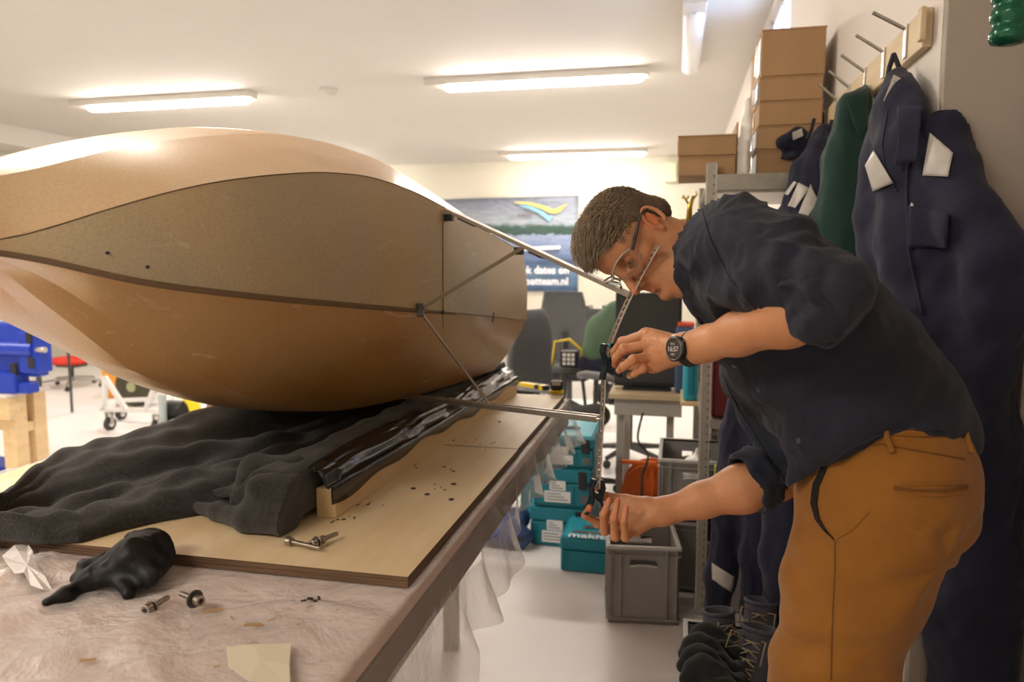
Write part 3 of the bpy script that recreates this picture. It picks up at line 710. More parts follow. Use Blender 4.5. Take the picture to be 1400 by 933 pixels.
# ---- trousers
f = Field((.0, 1.10, .06), (.64, 1.86, 1.20), .0065)
HL, HR = J(1206, 668, 1.41), J(1206, 664, 1.53)
f.cone(J(1218, 612, 1.43), J(1218, 612, 1.53), .128, .128, .05).cone(J(1208, 575, 1.47), J(1208, 575, 1.52), .112, .112, .05)
f.cone(HL, HR, .146, .146, .05)
f.cone(J(1242, 690, 1.41), J(1242, 690, 1.53), .104, .104, .04)
f.cone(J(1212, 655, 1.37), J(1165, 800, 1.36), .128, .116, .04)
KL = (J(1140, 933, 1.33)[0]-.035, 1.32, .53)
f.cone(J(1165, 800, 1.36), J(1138, 925, 1.35), .116, .097, .03).cone(J(1138, 925, 1.35), KL, .108, .082, .03)
AL = (KL[0]+.10, 1.33, .10); f.cone(KL, vmid(KL, AL, .45), .082, .076, .03).cone(vmid(KL, AL, .45), AL, .076, .062, .03)
KR = (J(1128, 925, 1.56)[0], 1.58, .56); AR = (KR[0]+.03, 1.60, .10)
f.cone(J(1205, 665, 1.54), J(1155, 840, 1.57), .13, .105, .04).cone(J(1155, 840, 1.57), KR, .105, .085, .03)
f.cone(KR, vmid(KR, AR, .45), .085, .076, .03).cone(vmid(KR, AR, .45), AR, .076, .062, .03)
f.D = np.maximum(f.D, .095-f.ax[2][None, None, :]).astype(np.float32)
wz = 1.155
f.D = np.maximum(f.D, f.ax[2][None, None, :]-(wz+.02)).astype(np.float32)
def pants_disp(V, N):
    d = .003*waves(V, 6, 6, 31)+.0015*waves(V, 5, 16, 33)
    c0 = np.array(J(1285, 765, 1.3)); r = V-c0; rad = np.linalg.norm(r*np.array([1, .5, 1]), axis=1); ang = np.arctan2(r[:, 2], -r[:, 0])
    d += .0042*np.sin(ang*7+1.0)*np.exp(-((rad-.09)/.07)**2)*(V[:, 2] < .98)*(V[:, 2] > .70)
    c1 = np.array(J(1090, 900, 1.3)); r = V-c1; rad = np.linalg.norm(r, axis=1)
    d += .006*np.sin((V[:, 2]*.9-V[:, 0]*.4)*95)*np.exp(-(rad/.09)**2)
    c2 = np.array(J(1105, 760, 1.3)); rad = np.linalg.norm(V-c2, axis=1); d += .005*np.sin((V[:, 2]*.8+V[:, 0]*.7)*80)*np.exp(-(rad/.08)**2)
    d += .006*np.sin(V[:, 2]*75)*np.clip((.35-V[:, 2])/.3, 0, 1)
    return d
pants = sdf_mesh('trousers', [f.verts_faces()], m_pants, person, disp=pants_disp, smooth=2)
def bvh_of(o):
    me = o.data; return BVHTree.FromPolygons([v.co for v in me.vertices], [p.vertices for p in me.polygons])
bp_, bs_ = bvh_of(pants), bvh_of(shirt)
def on_surf(bv, px, py, off=.001):
    d = ray(px, py).normalized(); h = bv.ray_cast(CAM, d)
    return (h[0]+h[1]*off, h[1]) if h[0] is not None else (None, None)
def surf_line(name, bv, pts, r, m, parent=None, n=24, off=.0005, flat=None):
    q = []
    for i in range(n+1):
        u = i/n*(len(pts)-1); k = min(int(u), len(pts)-2); a = pts[k]; b_ = pts[k+1]; w_ = u-k
        p, nn = on_surf(bv, a[0]+(b_[0]-a[0])*w_, a[1]+(b_[1]-a[1])*w_, off)
        if p is not None: q.append(p)
    if len(q) > 2: return MB().tube(q, r, 6).build(name, m, parent if parent is not None else person, smooth='all')
m_seamp = mat('mustard_seam', (.17,.065,.01), .9); m_open = mat('dark_opening', (.012,.008,.006), .95)
surf_line('waistband_seam', bp_, [(1130,640),(1165,612),(1205,608),(1250,616),(1318,628)], .0016, m_seamp)
surf_line('waistband_seam', bp_, [(1218,596),(1260,598),(1312,598)], .0013, m_seamp)
op = MB()
L1_ = [(1138,622),(1124,640),(1113,662),(1110,688),(1116,710),(1128,726),(1142,738)]
L2_ = [(1139,624),(1130,645),(1121,665),(1118,690),(1122,710),(1130,724),(1142,738)]
row = []
for a, b_ in zip(L1_, L2_):
    p, _ = on_surf(bp_, a[0], a[1], .0025); q, _ = on_surf(bp_, b_[0], b_[1], .0025)
    if p is not None and q is not None: row.append([p, q])
op.loft(row, closed=False); op.build('pocket_opening', m_open, person, solid=.002)
surf_line('pocket_hem', bp_, [(p[0]-2, p[1]) for p in L1_], .0024, m_pants)
surf_line('side_seam', bp_, [(1142,738),(1141,790),(1138,850),(1136,930)], .0013, m_seamp)
surf_line('pocket_hem', bp_, [(1142,738),(1165,725),(1188,700)], .0016, m_pants)
surf_line('rear_pocket_welt', bp_, [(1222,664),(1255,663),(1322,661)], .0022, m_pants)
surf_line('rear_pocket_welt', bp_, [(1222,668),(1255,671),(1290,671),(1322,666)], .0022, m_seamp)
surf_line('rear_pocket_welt', bp_, [(1224,674),(1258,678),(1290,678),(1322,672)], .0018, m_pants)
surf_line('belt_loop', bp_, [(1211,586),(1213,600),(1220,620)], .0050, m_pants, off=.003)
surf_line('belt_loop', bp_, [(1318,592),(1322,606),(1326,620)], .0050, m_pants, off=.003)
m_btn = mat('shirt_button', (.05,.055,.07), .3)
for px, py in ((1038,533), (1093,603), (1005,500)):
    p, nn = on_surf(bs_, px, py, .0)
    if p is not None: MB().cyl(p, p+nn*.003, .0055, .005, 12).build('button', m_btn, person)
surf_line('placket_edge', bs_, [(985,505),(1010,560),(1035,600),(1062,640),(1078,672)], .0022, m_shirt)
surf_line('shirt_hem', bs_, [(1078,682),(1100,664),(1130,637),(1165,611),(1200,596),(1240,588),(1290,588)], .0028, m_shirt, n=60)
surf_line('shoulder_seam', bs_, [(960,290),(972,330),(1000,385),(1040,430),(1068,452)], .0022, m_shirt, n=40)
# rolled cuffs
def cuff(c, d, r, w_, nm):
    g = MB(); d = Vector(d).normalized(); c = Vector(c); x = d.orthogonal().normalized(); y = d.cross(x); rings = []
    prof = [(-w_*.5, r*.93), (-w_*.45, r*1.03), (-w_*.2, r*1.06), (0, r*1.03), (w_*.2, r*1.07), (w_*.45, r*1.05), (w_*.5, r*.97), (w_*.42, r*.88), (w_*-.1, r*.84), (-w_*.45, r*.86)]
    for s, rr in prof:
        rings.append([c+d*(s+.004*math.sin(j*.9))+(x*math.cos(2*math.pi*j/40)+y*math.sin(2*math.pi*j/40))*(rr+.0022*math.sin(j*1.3+s*90)) for j in range(40)])
    rings.append(rings[0]); g.loft(rings); return g.build('rolled_cuff', m_shirt, person, smooth='all')
cuff(np.array(J(1112, 421, 1.14)), np.array(CR @ Vector((-.80, -.60, .15))), .057, .046, 'l'); cuff(cr_+dr*.028, dr, .061, .050, 'r')
# ---- collar
f = Field((-.14, 1.30, 1.26), (.14, 1.72, 1.56), .004)
ring_ = [J(948, 326, 1.43), J(936, 352, 1.40), J(934, 378, 1.405), J(942, 404, 1.42)]
f.chain(ring_, [.014,.017,.017,.010], .01).chain([J(946,326,1.43), J(958,310,1.50), J(952,322,1.60)], [.014,.016,.014], .01)
f.chain([J(940,350,1.40), J(950,380,1.395), J(955,415,1.40), J(960,440,1.42)], [.016,.018,.016,.008], .012)
f.chain([J(952,322,1.60), J(934,370,1.58), J(944,408,1.50)], [.014,.014,.012], .012)
sdf_mesh('collar', [f.verts_faces()], m_shirt, person, disp=lambda V, N: .002*waves(V, 5, 14, 8), smooth=2)
# ---- body: hidden coarse trunk and legs, then fine neck/head, arms and hands, one mesh
body_blocks = []
f = torso_field(.012, -.022)
f.cone(SL, vmid(SL, EL, .5), .062, .055, .04).cone(vmid(SL, EL, .5), EL, .055, .045, .02).cone(SR, vmid(SR, ER, .5), .062, .055, .04).cone(vmid(SR, ER, .5), ER, .052, .042, .02)
body_blocks.append(f.verts_faces())
f = Field((.0, 1.10, .03), (.64, 1.86, 1.20), .014)
f.cone(HL, HR, .13, .13, .05)
for a, kn, an in ((HL, KL, AL), (HR, KR, AR)): f.cone(a, kn, .10, .06, .04).cone(kn, vmid(kn, an, .4), .06, .055, .03).cone(vmid(kn, an, .4), an, .055, .04, .03)
body_blocks.append(f.verts_faces())
# near arm and hand
def limb(pts, rs, lo_pad=.05, h=.0022, hand=None):
    A = np.array([p for p in pts]); lo = A.min(0)-.07; hi = A.max(0)+.07
    if hand is not None:
        Hh = np.array([q for fg in hand for q in fg[0]]); lo = np.minimum(lo, Hh.min(0)-.03); hi = np.maximum(hi, Hh.max(0)+.03)
    f = Field(lo, hi, h)
    f.chain(pts, rs, .02)
    return f
WL = J(944, 477, 1.335)
def hand_field(f, wrist, mcps, fingers, thumb, dorsal, wr_r=.021):
    """dorsal: unit vector out of the back of the hand"""
    wrist = np.array(wrist); d = np.array(dorsal)
    for i, m in enumerate(mcps):
        m = np.array(m); a = wrist+(m-wrist)*.12
        f.cone(a-d*.002, m-d*.004, .0165, .0128, .010)
        f.cone(a-d*.010, m-d*.012, .016, .0115, .010)
    for i in range(len(mcps)-1):
        f.cone(np.array(mcps[i])-d*.006, np.array(mcps[i+1])-d*.006, .0105, .0105, .006)
    for (p1, p2, p3), m, s in zip(fingers, mcps, (1, 1, .96, .86)):
        f.cone(m, p1, .0108*s, .0094*s, .004); f.cone(p1, p2, .0095*s, .0080*s, .003); f.cone(p2, p3, .0080*s, .0068*s, .003)
        f.ell(m, (.0122*s,)*3, k=.006); f.ell(p1, (.0103*s,)*3, k=.004)
    c, m, ip, tip = [np.array(q) for q in thumb]
    f.cone(wrist*.6+c*.4, c, .018, .017, .012).cone(c, m, .0175, .0125, .010).cone(m, ip, .0118, .0105, .004).cone(ip, tip, .0105, .0085, .003)
    return f
nrm = lambda v: np.array(v)/np.linalg.norm(v)
mL = [J(883,458,1.405), J(887,471,1.385), J(890,487,1.378), J(892,501,1.385)]
fL = [[J(851,468,1.425), J(840,481,1.450), J(838,491,1.472)],
      [J(853,478,1.380), J(842,490,1.395), J(841,499,1.422)],
      [J(866,492,1.358), J(852,502,1.366), J(846,507,1.392)],
      [J(879,504,1.366), J(868,511,1.372), J(860,514,1.392)]]
thL = [J(914,490,1.42), J(888,497,1.455), J(862,499,1.475), J(842,495,1.478)]
dorsL = nrm([-.25, -.95, .12])
ELb = J(1128, 420, 1.14)
armL = [ELb, vmid(ELb, WL, .25), vmid(ELb, WL, .6), vmid(ELb, WL, .85), WL, vmid(WL, mL[1], .2)]
f = limb(armL, [.040, .042, .034, .0285, .0265, .026], hand=[(mL,)]+[(q,) for q in fL]+[(thL,)])
hand_field(f, WL, mL, fL, thL, dorsL); body_blocks.append(f.verts_faces())
# far arm and hand
WR = J(905, 700, 1.50)
mR = [J(851,694,1.530), J(854,705,1.522), J(859,716,1.506), J(868,725,1.488)]
fR = [[J(818,716,1.500), J(800,705,1.480), J(806,694,1.468)],
      [J(827,726,1.468), J(825,704,1.440), J(833,685,1.444)],
      [J(841,734,1.446), J(839,709,1.420), J(844,686,1.427)],
      [J(855,735,1.432), J(853,712,1.408), J(856,694,1.417)]]
thR = [J(884,692,1.505), J(856,684,1.525), J(830,680,1.528), J(811,671,1.515)]
dorsR = nrm([.05, .85, -.5])
ERb = J(1062, 655, 1.52)
armR = [ERb, vmid(ERb, WR, .3), vmid(ERb, WR, .65), WR, vmid(WR, mR[1], .2)]
f = limb(armR, [.046, .047, .034, .026, .0255], hand=[(mR,)]+[(q,) for q in fR]+[(thR,)])
hand_field(f, WR, mR, fR, thR, dorsR, ); body_blocks.append(f.verts_faces())
# head, in its own frame: x forward, y to the man's left, z up
Rv = np.array(CR @ Vector((1, 0, 0))); Uv = np.array(CR @ Vector((0, 1, 0))); Bv = np.array(CR @ Vector((0, 0, 1)))
HS = .92; th = R_(27)                        # crown direction in the picture, above the leftward horizontal
up_h = -math.cos(th)*Rv+math.sin(th)*Uv; fw_h = -math.sin(th)*Rv-math.cos(th)*Uv
ya = R_(24); le_h = Bv.copy(); fw2 = fw_h*math.cos(ya)+le_h*math.sin(ya); le_h = le_h*math.cos(ya)-fw_h*math.sin(ya); fw_h = fw2
HO = np.array(J(889, 303, 1.475))-le_h*.072*HS+fw_h*.007
HM = np.eye(4); HM[:3, 0] = fw_h*HS; HM[:3, 1] = le_h*HS; HM[:3, 2] = up_h*HS; HM[:3, 3] = HO; HI = HM[:3, :3]/HS**2
def to_head(p): return (np.array(p)-HO)@HI
f = Field((-.16, -.12, -.24), (.16, .12, .17), .0024)
f.ell((-.004, 0, .043), (.096, .075, .080), k=.02)              # cranium
f.ell((.030, 0, .030), (.068, .066, .066), k=.03)               # forehead
f.ell((.030, 0, -.030), (.058, .057, .060), k=.03)              # face mass
for s in (-1, 1):
    f.cone((.008, s*.056, -.052), (.070, s*.018, -.098), .014, .013, .022)   # jaw
    f.cone((.004, s*.060, -.012), (.008, s*.055, -.052), .014, .013, .022)
    f.ell((.052, s*.044, -.020), (.026, .020, .018), k=.018)    # cheekbone
    f.cone((.074, s*.010, .026), (.060, s*.046, .022), .011, .010, .012)     # brow
    f.ell((.088, s*.030, .004), (.022, .018, .014), k=.010, sub=True)        # socket
    f.ell((.070, s*.031, .004), (.0150, .0155, .0138), k=.003)               # lids
    f.ell((.0860, s*.032, -.0035), (.0060, .0125, .0020), k=.0012, sub=True)
    f.ell((.098, s*.013, -.044), (.010, .008, .0085), k=.005)   # nostril wings
    f.ell((.106, s*.0065, -.052), (.004, .0032, .004), k=.002, sub=True)
f.ell((.066, 0, -.066), (.032, .034, .034), k=.02)              # muzzle
f.cone((.088, 0, .018), (.108, 0, -.026), .0085, .0085, .012).cone((.108, 0, -.026), (.118, 0, -.040), .009, .0105, .006)   # nose
f.cone((.108, 0, -.046), (.098, 0, -.054), .006, .005, .006)
for s in (-1, 1):
    f.cone((.098, 0, -.064), (.084, s*.022, -.069), .0062, .003, .003)       # upper lip
    f.cone((.096, 0, -.076), (.084, s*.019, -.074), .0068, .003, .003)       # lower lip
f.cone((.102, -.02, -.0705), (.102, .02, -.0705), .0016, .0016, .002, sub=True)
f.ell((.084, 0, -.104), (.020, .022, .016), k=.014)             # chin
f.ell((.096, 0, -.088), (.008, .02, .004), k=.008, sub=True)
nk_b = to_head(J(965, 352, 1.50)); nk_f = to_head(J(948, 378, 1.49))
f.cone((-.030, 0, -.020), nk_b, .052, .058, .03).cone((.010, 0, -.060), nk_f, .046, .052, .03)
for s in (-1, 1):
    f.cone((-.022, s*.052, -.030), tuple(np.array(nk_f)+np.array([.01, s*.010, 0])), .014, .013, .014)   # neck muscle
    # ear: lifted rim, hollow, lobe
    c = np.array([-.008, s*.076, -.004])
    pts = []
    for a in np.linspace(-2.3, 2.55, 15):
        pts.append((c[0]-.004+.0175*math.sin(a)*-1-.004*math.cos(a), s*(.0765+.011*(.5-.5*math.cos(a*.55+1.3))+.002), c[2]+.003+.0290*math.cos(a)))
    f.chain(pts, [.0036+.0006*math.cos(i*.5) for i in range(15)], .003)
    f.ell((-.010, s*.074, -.002), (.0165, .0065, .025), k=.004)
    f.ell((-.004, s*.083, .000), (.0085, .006, .014), k=.003, sub=True)
    f.ell((-.002, s*.079, -.027), (.008, .0055, .009), k=.004)
    f.cone((-.016, s*.081, .016), (-.015, s*.081, -.012), .0032, .003, .003)
    f.cone((.004, s*.0775, .002), (.004, s*.0785, -.006), .0035, .004, .003)
Vh, Fh = f.verts_faces()
Vw = Vh@HM[:3, :3].T+HM[:3, 3]; body_blocks.append((Vw, Fh))
def skin_col(V):
    C_ = np.ones((len(V), 3)); H = (V-HO)@HI
    inh = (np.abs(H) < np.array([.16, .12, .24])).all(1)
    def blob(c, r, col, amt):
        g_ = np.exp(-(((H-np.array(c))/np.array(r))**2).sum(1)*1.6)*inh*amt
        C_[:] = C_*(1-g_[:, None])+C_*np.array(col)*g_[:, None]
    blob((.10, 0, -.064), (.02, .024, .007), (.78, .50, .50), .9); blob((.10, 0, -.076), (.02, .022, .006), (.80, .52, .52), .8)
    blob((.06, 0, -.10), (.05, .07, .032), (.74, .74, .76), .8)      # shaved jaw
    blob((.02, .06, -.06), (.04, .03, .03), (.80, .79, .80), .6)
    for s in (-1, 1):
        blob((-.008, s*.082, 0), (.024, .016, .034), (1.08, .62, .52), .9)   # ears
        blob((.055, s*.05, -.025), (.03, .03, .02), (1.0, .78, .74), .7)
        blob((.085, s*.032, .002), (.022, .022, .012), (.62, .50, .48), .9)  # eye sockets: shade put into the skin colour
    blob((.115, 0, -.038), (.016, .014, .014), (1.0, .72, .66), .8)
    for tips in (fL, fR):
        for q in tips:
            g_ = np.exp(-((V-np.array(q[2]))**2).sum(1)/.014**2); C_[:] *= 1-np.outer(g_, np.array([-.02, .22, .22]))
    for q in mL+[x[0] for x in fL]+[x[1] for x in fR]:
        g_ = np.exp(-((V-np.array(q))**2).sum(1)/.011**2); C_[:] *= 1-np.outer(g_, np.array([-.02, .16, .16]))
    return C_
def skin_disp(V, N):
    d = np.zeros(len(V))
    for w_, m_ in ((WL, mL), (WR, mR)):
        r = np.linalg.norm(V-np.array(vmid(w_, m_[1], .6)), axis=1); d += .0009*waves(V, 6, 55, 44)*np.exp(-(r/.05)**2)
    # tendons on the back of the near hand
    for m in mL:
        a = np.array(WL); b_ = np.array(m); ba = b_-a; t_ = np.clip(((V-a)@ba)/(ba@ba), .15, 1); r = np.linalg.norm(V-(a+t_[:, None]*ba), axis=1)
        d += .0012*np.exp(-((r-.013)/.004)**2)*(t_ > .3)*(t_ < .95)
    return d
body = sdf_mesh('body', body_blocks, m_skin, person, col=skin_col, disp=skin_disp, smooth=1)
# eyes
m_eyew = mat('eye_white', (.45,.38,.34), .2); m_iris = mat('iris', (.05,.06,.07), .1)
hv = lambda x, y, z: Vector(HO+np.array([x, y, z])@HM[:3, :3].T)
for s in (-1, 1):
    e = MB().sphere(hv(.0705, s*.031, .0025), .0118, 16, 12).build('eyeball', m_eyew, person, smooth='all')
    d_ = (hv(.09, s*.031, -.010)-hv(.0705, s*.031, .0025)).normalized()
    MB().sphere(hv(.0705, s*.031, .0025)+d_*.0080, .0058, 12, 8).build('iris', m_iris, e, smooth='all')
# nails
m_nail = mat('nail', (.72,.45,.36), .25)
def nail(p2, p3, out, r=.0052):
    p2 = Vector(p2); p3 = Vector(p3); d_ = (p3-p2).normalized(); o_ = Vector(out); o_ = (o_-d_*o_.dot(d_)).normalized(); x = d_.cross(o_)
    rings = []
    for i in range(7):
        a = i/6; w_ = r*math.sin(math.pi*(.15+.7*a))**.5
        rings.append([p2.lerp(p3, .55)+d_*(a*.010)+x*w_*u+o_*(.0074-.0022*u*u-.001*a) for u in (-1,-.5,0,.5,1)])
    MB().loft(rings, closed=False).build('fingernail', m_nail, person, smooth='all', solid=.0006)
nail(fL[2][1], fL[2][2], Vector(dorsL)+Vector((-.3,0,-.6))); nail(fL[3][1], fL[3][2], Vector(dorsL)+Vector((-.3,0,-.8))); nail(thR[2], thR[3], (-.2,.2,1)); 
# eyebrows
for s in (-1, 1):
    g = MB()
    for i in range(46):
        u = random.random(); y = s*(.012+.036*u); x = .085-.018*u*u; z = .026+.006*math.sin(u*2.6)+random.uniform(-.003,.003)
        g.tube([hv(x-.001, y, z), hv(x+.003, y+s*.004, z+.003), hv(x+.002, y+s*.009, z+.003)], [.0006,.0005,.0002], 3)
    g.build('eyebrow', m_hair, person)
for s in (-1, 1):
    g = MB()
    for i in range(22):
        u = (i/21-.5)*2; b0 = hv(.0845-.004*u*u, s*(.032+.0115*u), -.0025-.001*u*u); g.tube([b0, b0+(hv(.010, s*.003*u, -.006)-hv(0,0,0))*.8], [.0005,.0002], 3)
    g.build('eyelashes', m_hair, person)
# hair: scalp cap plus short locks
f = Field((-.14, -.11, -.08), (.15, .11, .18), .003)
f.ell((-.005, 0, .044), (.1005, .0790, .0845), k=.01)
f.ell((.030, 0, .058), (.073, .068, .062), k=.02)
f.cone((-.062, -.03, -.005), (-.062, .03, -.005), .038, .038, .02)
def cutplane(n, c): f.D = np.maximum(f.D, (f.ax[0][:, None, None]*n[0]+f.ax[1][None, :, None]*n[1]+f.ax[2][None, None, :]*n[2]-c)).astype(np.float32)
cutplane(nrm([1, 0, -.85]), .028)        # hairline across temple and brow
f.ell((.078, 0, .012), (.05, .075, .048), k=.008, sub=True)
for s in (-1, 1): f.ell((.004, s*.082, -.020), (.030, .022, .034), k=.006, sub=True)
f.ell((-.01, 0, -.075), (.09, .09, .048), k=.01, sub=True)
Vc, Fc = f.verts_faces(); Vc = Vc@HM[:3, :3].T+HM[:3, 3]
m_scalp = mat('hair_under', (.085,.052,.03), .7, c2=(.14,.09,.05), scale=160, bump=.8, bscale=500)
hcap = sdf_mesh('hair', [(Vc, Fc)], m_scalp, person, smooth=1)
Hh = (Vc-HO)@HI
me_n = np.array([v.normal for v in hcap.data.vertices]); sel = rng.choice(len(Vc), 7000, replace=True)
g = MB()
for k in sel:
    h_ = Hh[k]; nl = me_n[k]@HI*HS
    if nl[2] < -.35 and h_[0] > -.04: continue
    top = np.clip((h_[2]-.045)/.07, 0, 1); front = np.clip((h_[0]+.01)/.09, 0, 1)
    ln = .008+.014*top+.018*top*front+.016*front*(h_[2] > .04)
    comb = np.array([.75, .10*rng.normal(), .10]) if top > .12 else np.array([-.15, 0, -1.0])
    comb = comb-nl*(comb@nl); comb = comb/max(np.linalg.norm(comb), .01)
    d0 = nrm(nl*(.35+.35*top)+comb*.8+rng.normal(size=3)*.26); d1 = nrm(nl*.05+comb*1.1+np.array([.1*front, 0, -.35*front])+rng.normal(size=3)*.24)
    p0 = h_-nl*.002; p1 = p0+d0*ln*.5; p2 = p1+d1*ln*.5
    W = [Vector(HO+p@HM[:3, :3].T) for p in (p0, p1, p2)]
    g.tube(W, [.0009,.0008,.0002], 3, cap=False)
tag(g.build('hair_strands', m_hair, person, smooth='all'), kind='stuff')
# shoes
m_shoe = mat('brown_shoe', (.07,.045,.03), .5); m_sole = mat('shoe_sole', (.04,.035,.03), .7)
for a in (AL, AR):
    f = Field((a[0]-.26, a[1]-.08, 0), (a[0]+.10, a[1]+.08, .16), .006)
    f.cone((a[0]+.03, a[1], .05), (a[0]-.02, a[1], .085), .042, .044, .02).cone((a[0]-.02, a[1], .075), (a[0]-.13, a[1], .045), .042, .038, .02).cone((a[0]-.13, a[1], .045), (a[0]-.19, a[1], .038), .044, .034, .02).cone((a[0], a[1], .08), (a[0], a[1], .12), .045, .05, .01)
    f.D = np.maximum(f.D, .014-f.ax[2][None, None, :]).astype(np.float32)
    sh = sdf_mesh('shoe', [f.verts_faces()], m_shoe, person, smooth=1)
    g = MB(); ps = [(a[0]-.09+.145*math.cos(2*math.pi*i/24), a[1]+.047*math.sin(2*math.pi*i/24)*(1 if math.cos(2*math.pi*i/24) < 0 else .85), .0005) for i in range(24)]
    g.prism(ps, (0, 0, .02)).build('sole', m_sole, sh)
# ---- safety glasses
gl = thing('safety_glasses', 'clear wraparound safety glasses with dark grey temples on the man\'s face', 'glasses', tuple(hv(.09, 0, 0)))
m_lens = mat('clear_lens', (.93,.95,.95), .03, trans=1, ior=1.12); m_frame = mat('glasses_temple', (.06,.06,.065), .3); m_fr2 = mat('clear_frame', (.55,.52,.5), .2, alpha=.75)
def lens_pt(a, v):           # wrap shield
    y = .068*math.sin(a); x = .055+.062*math.cos(a)**.8 if math.cos(a) > 0 else .055
    return hv(x+.004*v, y, .004+.022*v-.010*(1-abs(v))*0-.008*(math.exp(-(a/.18)**2) if v < 0 else 0)*-1)
for s in (-1, 1):
    rings = []
    for i in range(17):
        a = s*(.10+1.28*i/16); e = math.sin(math.pi*min(1, max(.0, (i+1)/18)))**.45
        rings.append([lens_pt(a, (-1+2*j/8)*e) for j in range(9)])
    MB().loft(rings, closed=False).build('lens', m_lens, gl, smooth='all', solid=.0018)
    MB().tube([r[-1] for r in rings], .0016, 6).build('brow_rim', m_fr2, gl, smooth='all')
    MB().tube([r[0] for r in rings], .0010, 6).build('lower_rim', m_fr2, gl, smooth='all')
    e0 = lens_pt(s*1.35, .2)
    MB().tube([e0, hv(.052, s*.078, .016)], [.003, .0042], 8).build('hinge', m_frame, gl, smooth='all')
    MB().tube([hv(.052, s*.078, .016), hv(.020, s*.081, .022), hv(-.006, s*.084, .026), hv(-.024, s*.085, .018)], [.0036,.0028,.0026,.002], 8).build('temple', m_frame, gl, smooth='all')
MB().tube([lens_pt(-.10, .5), lens_pt(0, .4), lens_pt(.10, .5)], .0028, 8).build('bridge', m_fr2, gl, smooth='all')
# ---- wrist watch
wc = Vector(vmid(WL, ELb, .005)); ax = (Vector(ELb)-Vector(WL)).normalized()
cv = (CAM-wc).normalized(); face_n = (cv-ax*cv.dot(ax)).normalized(); face_n = (face_n+Vector((0,0,.22))).normalized(); face_n = (face_n-ax*face_n.dot(ax)).normalized(); sd = ax.cross(face_n)
wt = thing('wrist_watch', 'round black digital watch on the left wrist', 'watch', tuple(wc))
rings = []
for i in range(33):
    a = 2*math.pi*i/32; dd_ = face_n*math.cos(a)+sd*math.sin(a); w_ = .0105
    rings.append([wc+dd_*(.0300)-ax*w_, wc+dd_*.0318-ax*w_, wc+dd_*.0318+ax*w_, wc+dd_*.0300+ax*w_])
m_strap = mat('watch_strap', (.015,.015,.017), .55)
MB().loft(rings).build('strap', m_strap, wt)
fc = wc+face_n*.0315
cs = MB().tube([fc-face_n*.003, fc+face_n*.003, fc+face_n*.008, fc+face_n*.0095], [.0215,.0228,.0228,.0205], 40).build('case', mat('watch_case', (.03,.03,.032), .3, .5), wt, smooth=True)
MB().cyl(fc+face_n*.0094, fc+face_n*.0098, .0175, n=32).build('screen', mat('watch_screen', (.07,.06,.055), .08), cs, smooth=True)
MB().tube([fc+face_n*.0100+(sd*math.cos(a)+ax*math.sin(a))*.0195 for a in np.linspace(0, 2*math.pi, 33)], .0009, 6).build('bezel', mat('watch_bezel', (.3,.3,.3), .3, .8), cs, smooth='all')
m_lcd = mat('watch_digits', (.55,.50,.45), .4)
xw = -Vector(Uv)*0+Vector(Rv); xw = (xw-face_n*xw.dot(face_n)).normalized(); yw = face_n.cross(xw)
for k, (tx, sz, dy) in enumerate((('16:57', .0125, -.0045), ('FRI 6', .005, .007), ('1054', .005, -.0115))):
    text_part(tx, 'watch_numerals', m_lcd, cs, fc+face_n*.0100-xw*(.0155 if k == 0 else .0075)+yw*dy, xw, yw, sz, .0001, True)
for a in (.6, 2.5, 3.7): MB().cyl(fc+face_n*.003+(xw*math.cos(a)+yw*math.sin(a))*.021, fc+face_n*.003+(xw*math.cos(a)+yw*math.sin(a))*.0255, .002, n=10).build('push_button', MATS['watch_bezel'], wt)
# ---- perforated strip bent in his hands, and the two clips
t = thing('perforated_strip', 'long perforated metal strip bent into a curve, held upright in both hands', 'metal strip', J(822, 600, 1.49))
sp = [J(899,336,1.44), J(882,366,1.455), J(862,404,1.47), J(843,446,1.48), J(831,478,1.487), J(826,505,1.49), J(824,550,1.49), J(821,600,1.49), J(818,650,1.49), J(817,668,1.49)]
# Catmull-Rom through the measured points
def cr_spline(pts, n=12):
    p = [Vector(q) for q in pts]; p = [p[0]*2-p[1]]+p+[p[-1]*2-p[-2]]; out = []
    for i in range(1, len(p)-2):
        for k in range(n):
            t_ = k/n; out.append(.5*((2*p[i])+(p[i+1]-p[i-1])*t_+(2*p[i-1]-5*p[i]+4*p[i+1]-p[i+2])*t_*t_+(3*p[i]-p[i-1]-3*p[i+1]+p[i+2])*t_**3))
    out.append(p[-2]); return out
S = cr_spline(sp, 12); axv = Vector((.55, -.83, .0)).normalized()
g = MB(); n = len(S)
wv_ = .0085; th_ = .0013
def strip_quad(i, u0, u1, dz=0):
    a, b_ = S[i], S[i+1]; tn = (b_-a).normalized(); nn = tn.cross(axv).normalized()
    q = [a+axv*u0*wv_-nn*th_, a+axv*u1*wv_-nn*th_, b_+axv*u1*wv_-nn*th_, b_+axv*u0*wv_-nn*th_]
    g.prism(q, nn*2*th_)
seg = []; Lc = 0
S2 = [S[0]]; step = .0046; acc = 0
for i in range(1, n):
    d_ = (S[i]-S[i-1]).length; k = int(acc+d_ >= step)
    acc += d_
    if acc >= step: S2.append(S[i]); acc = 0
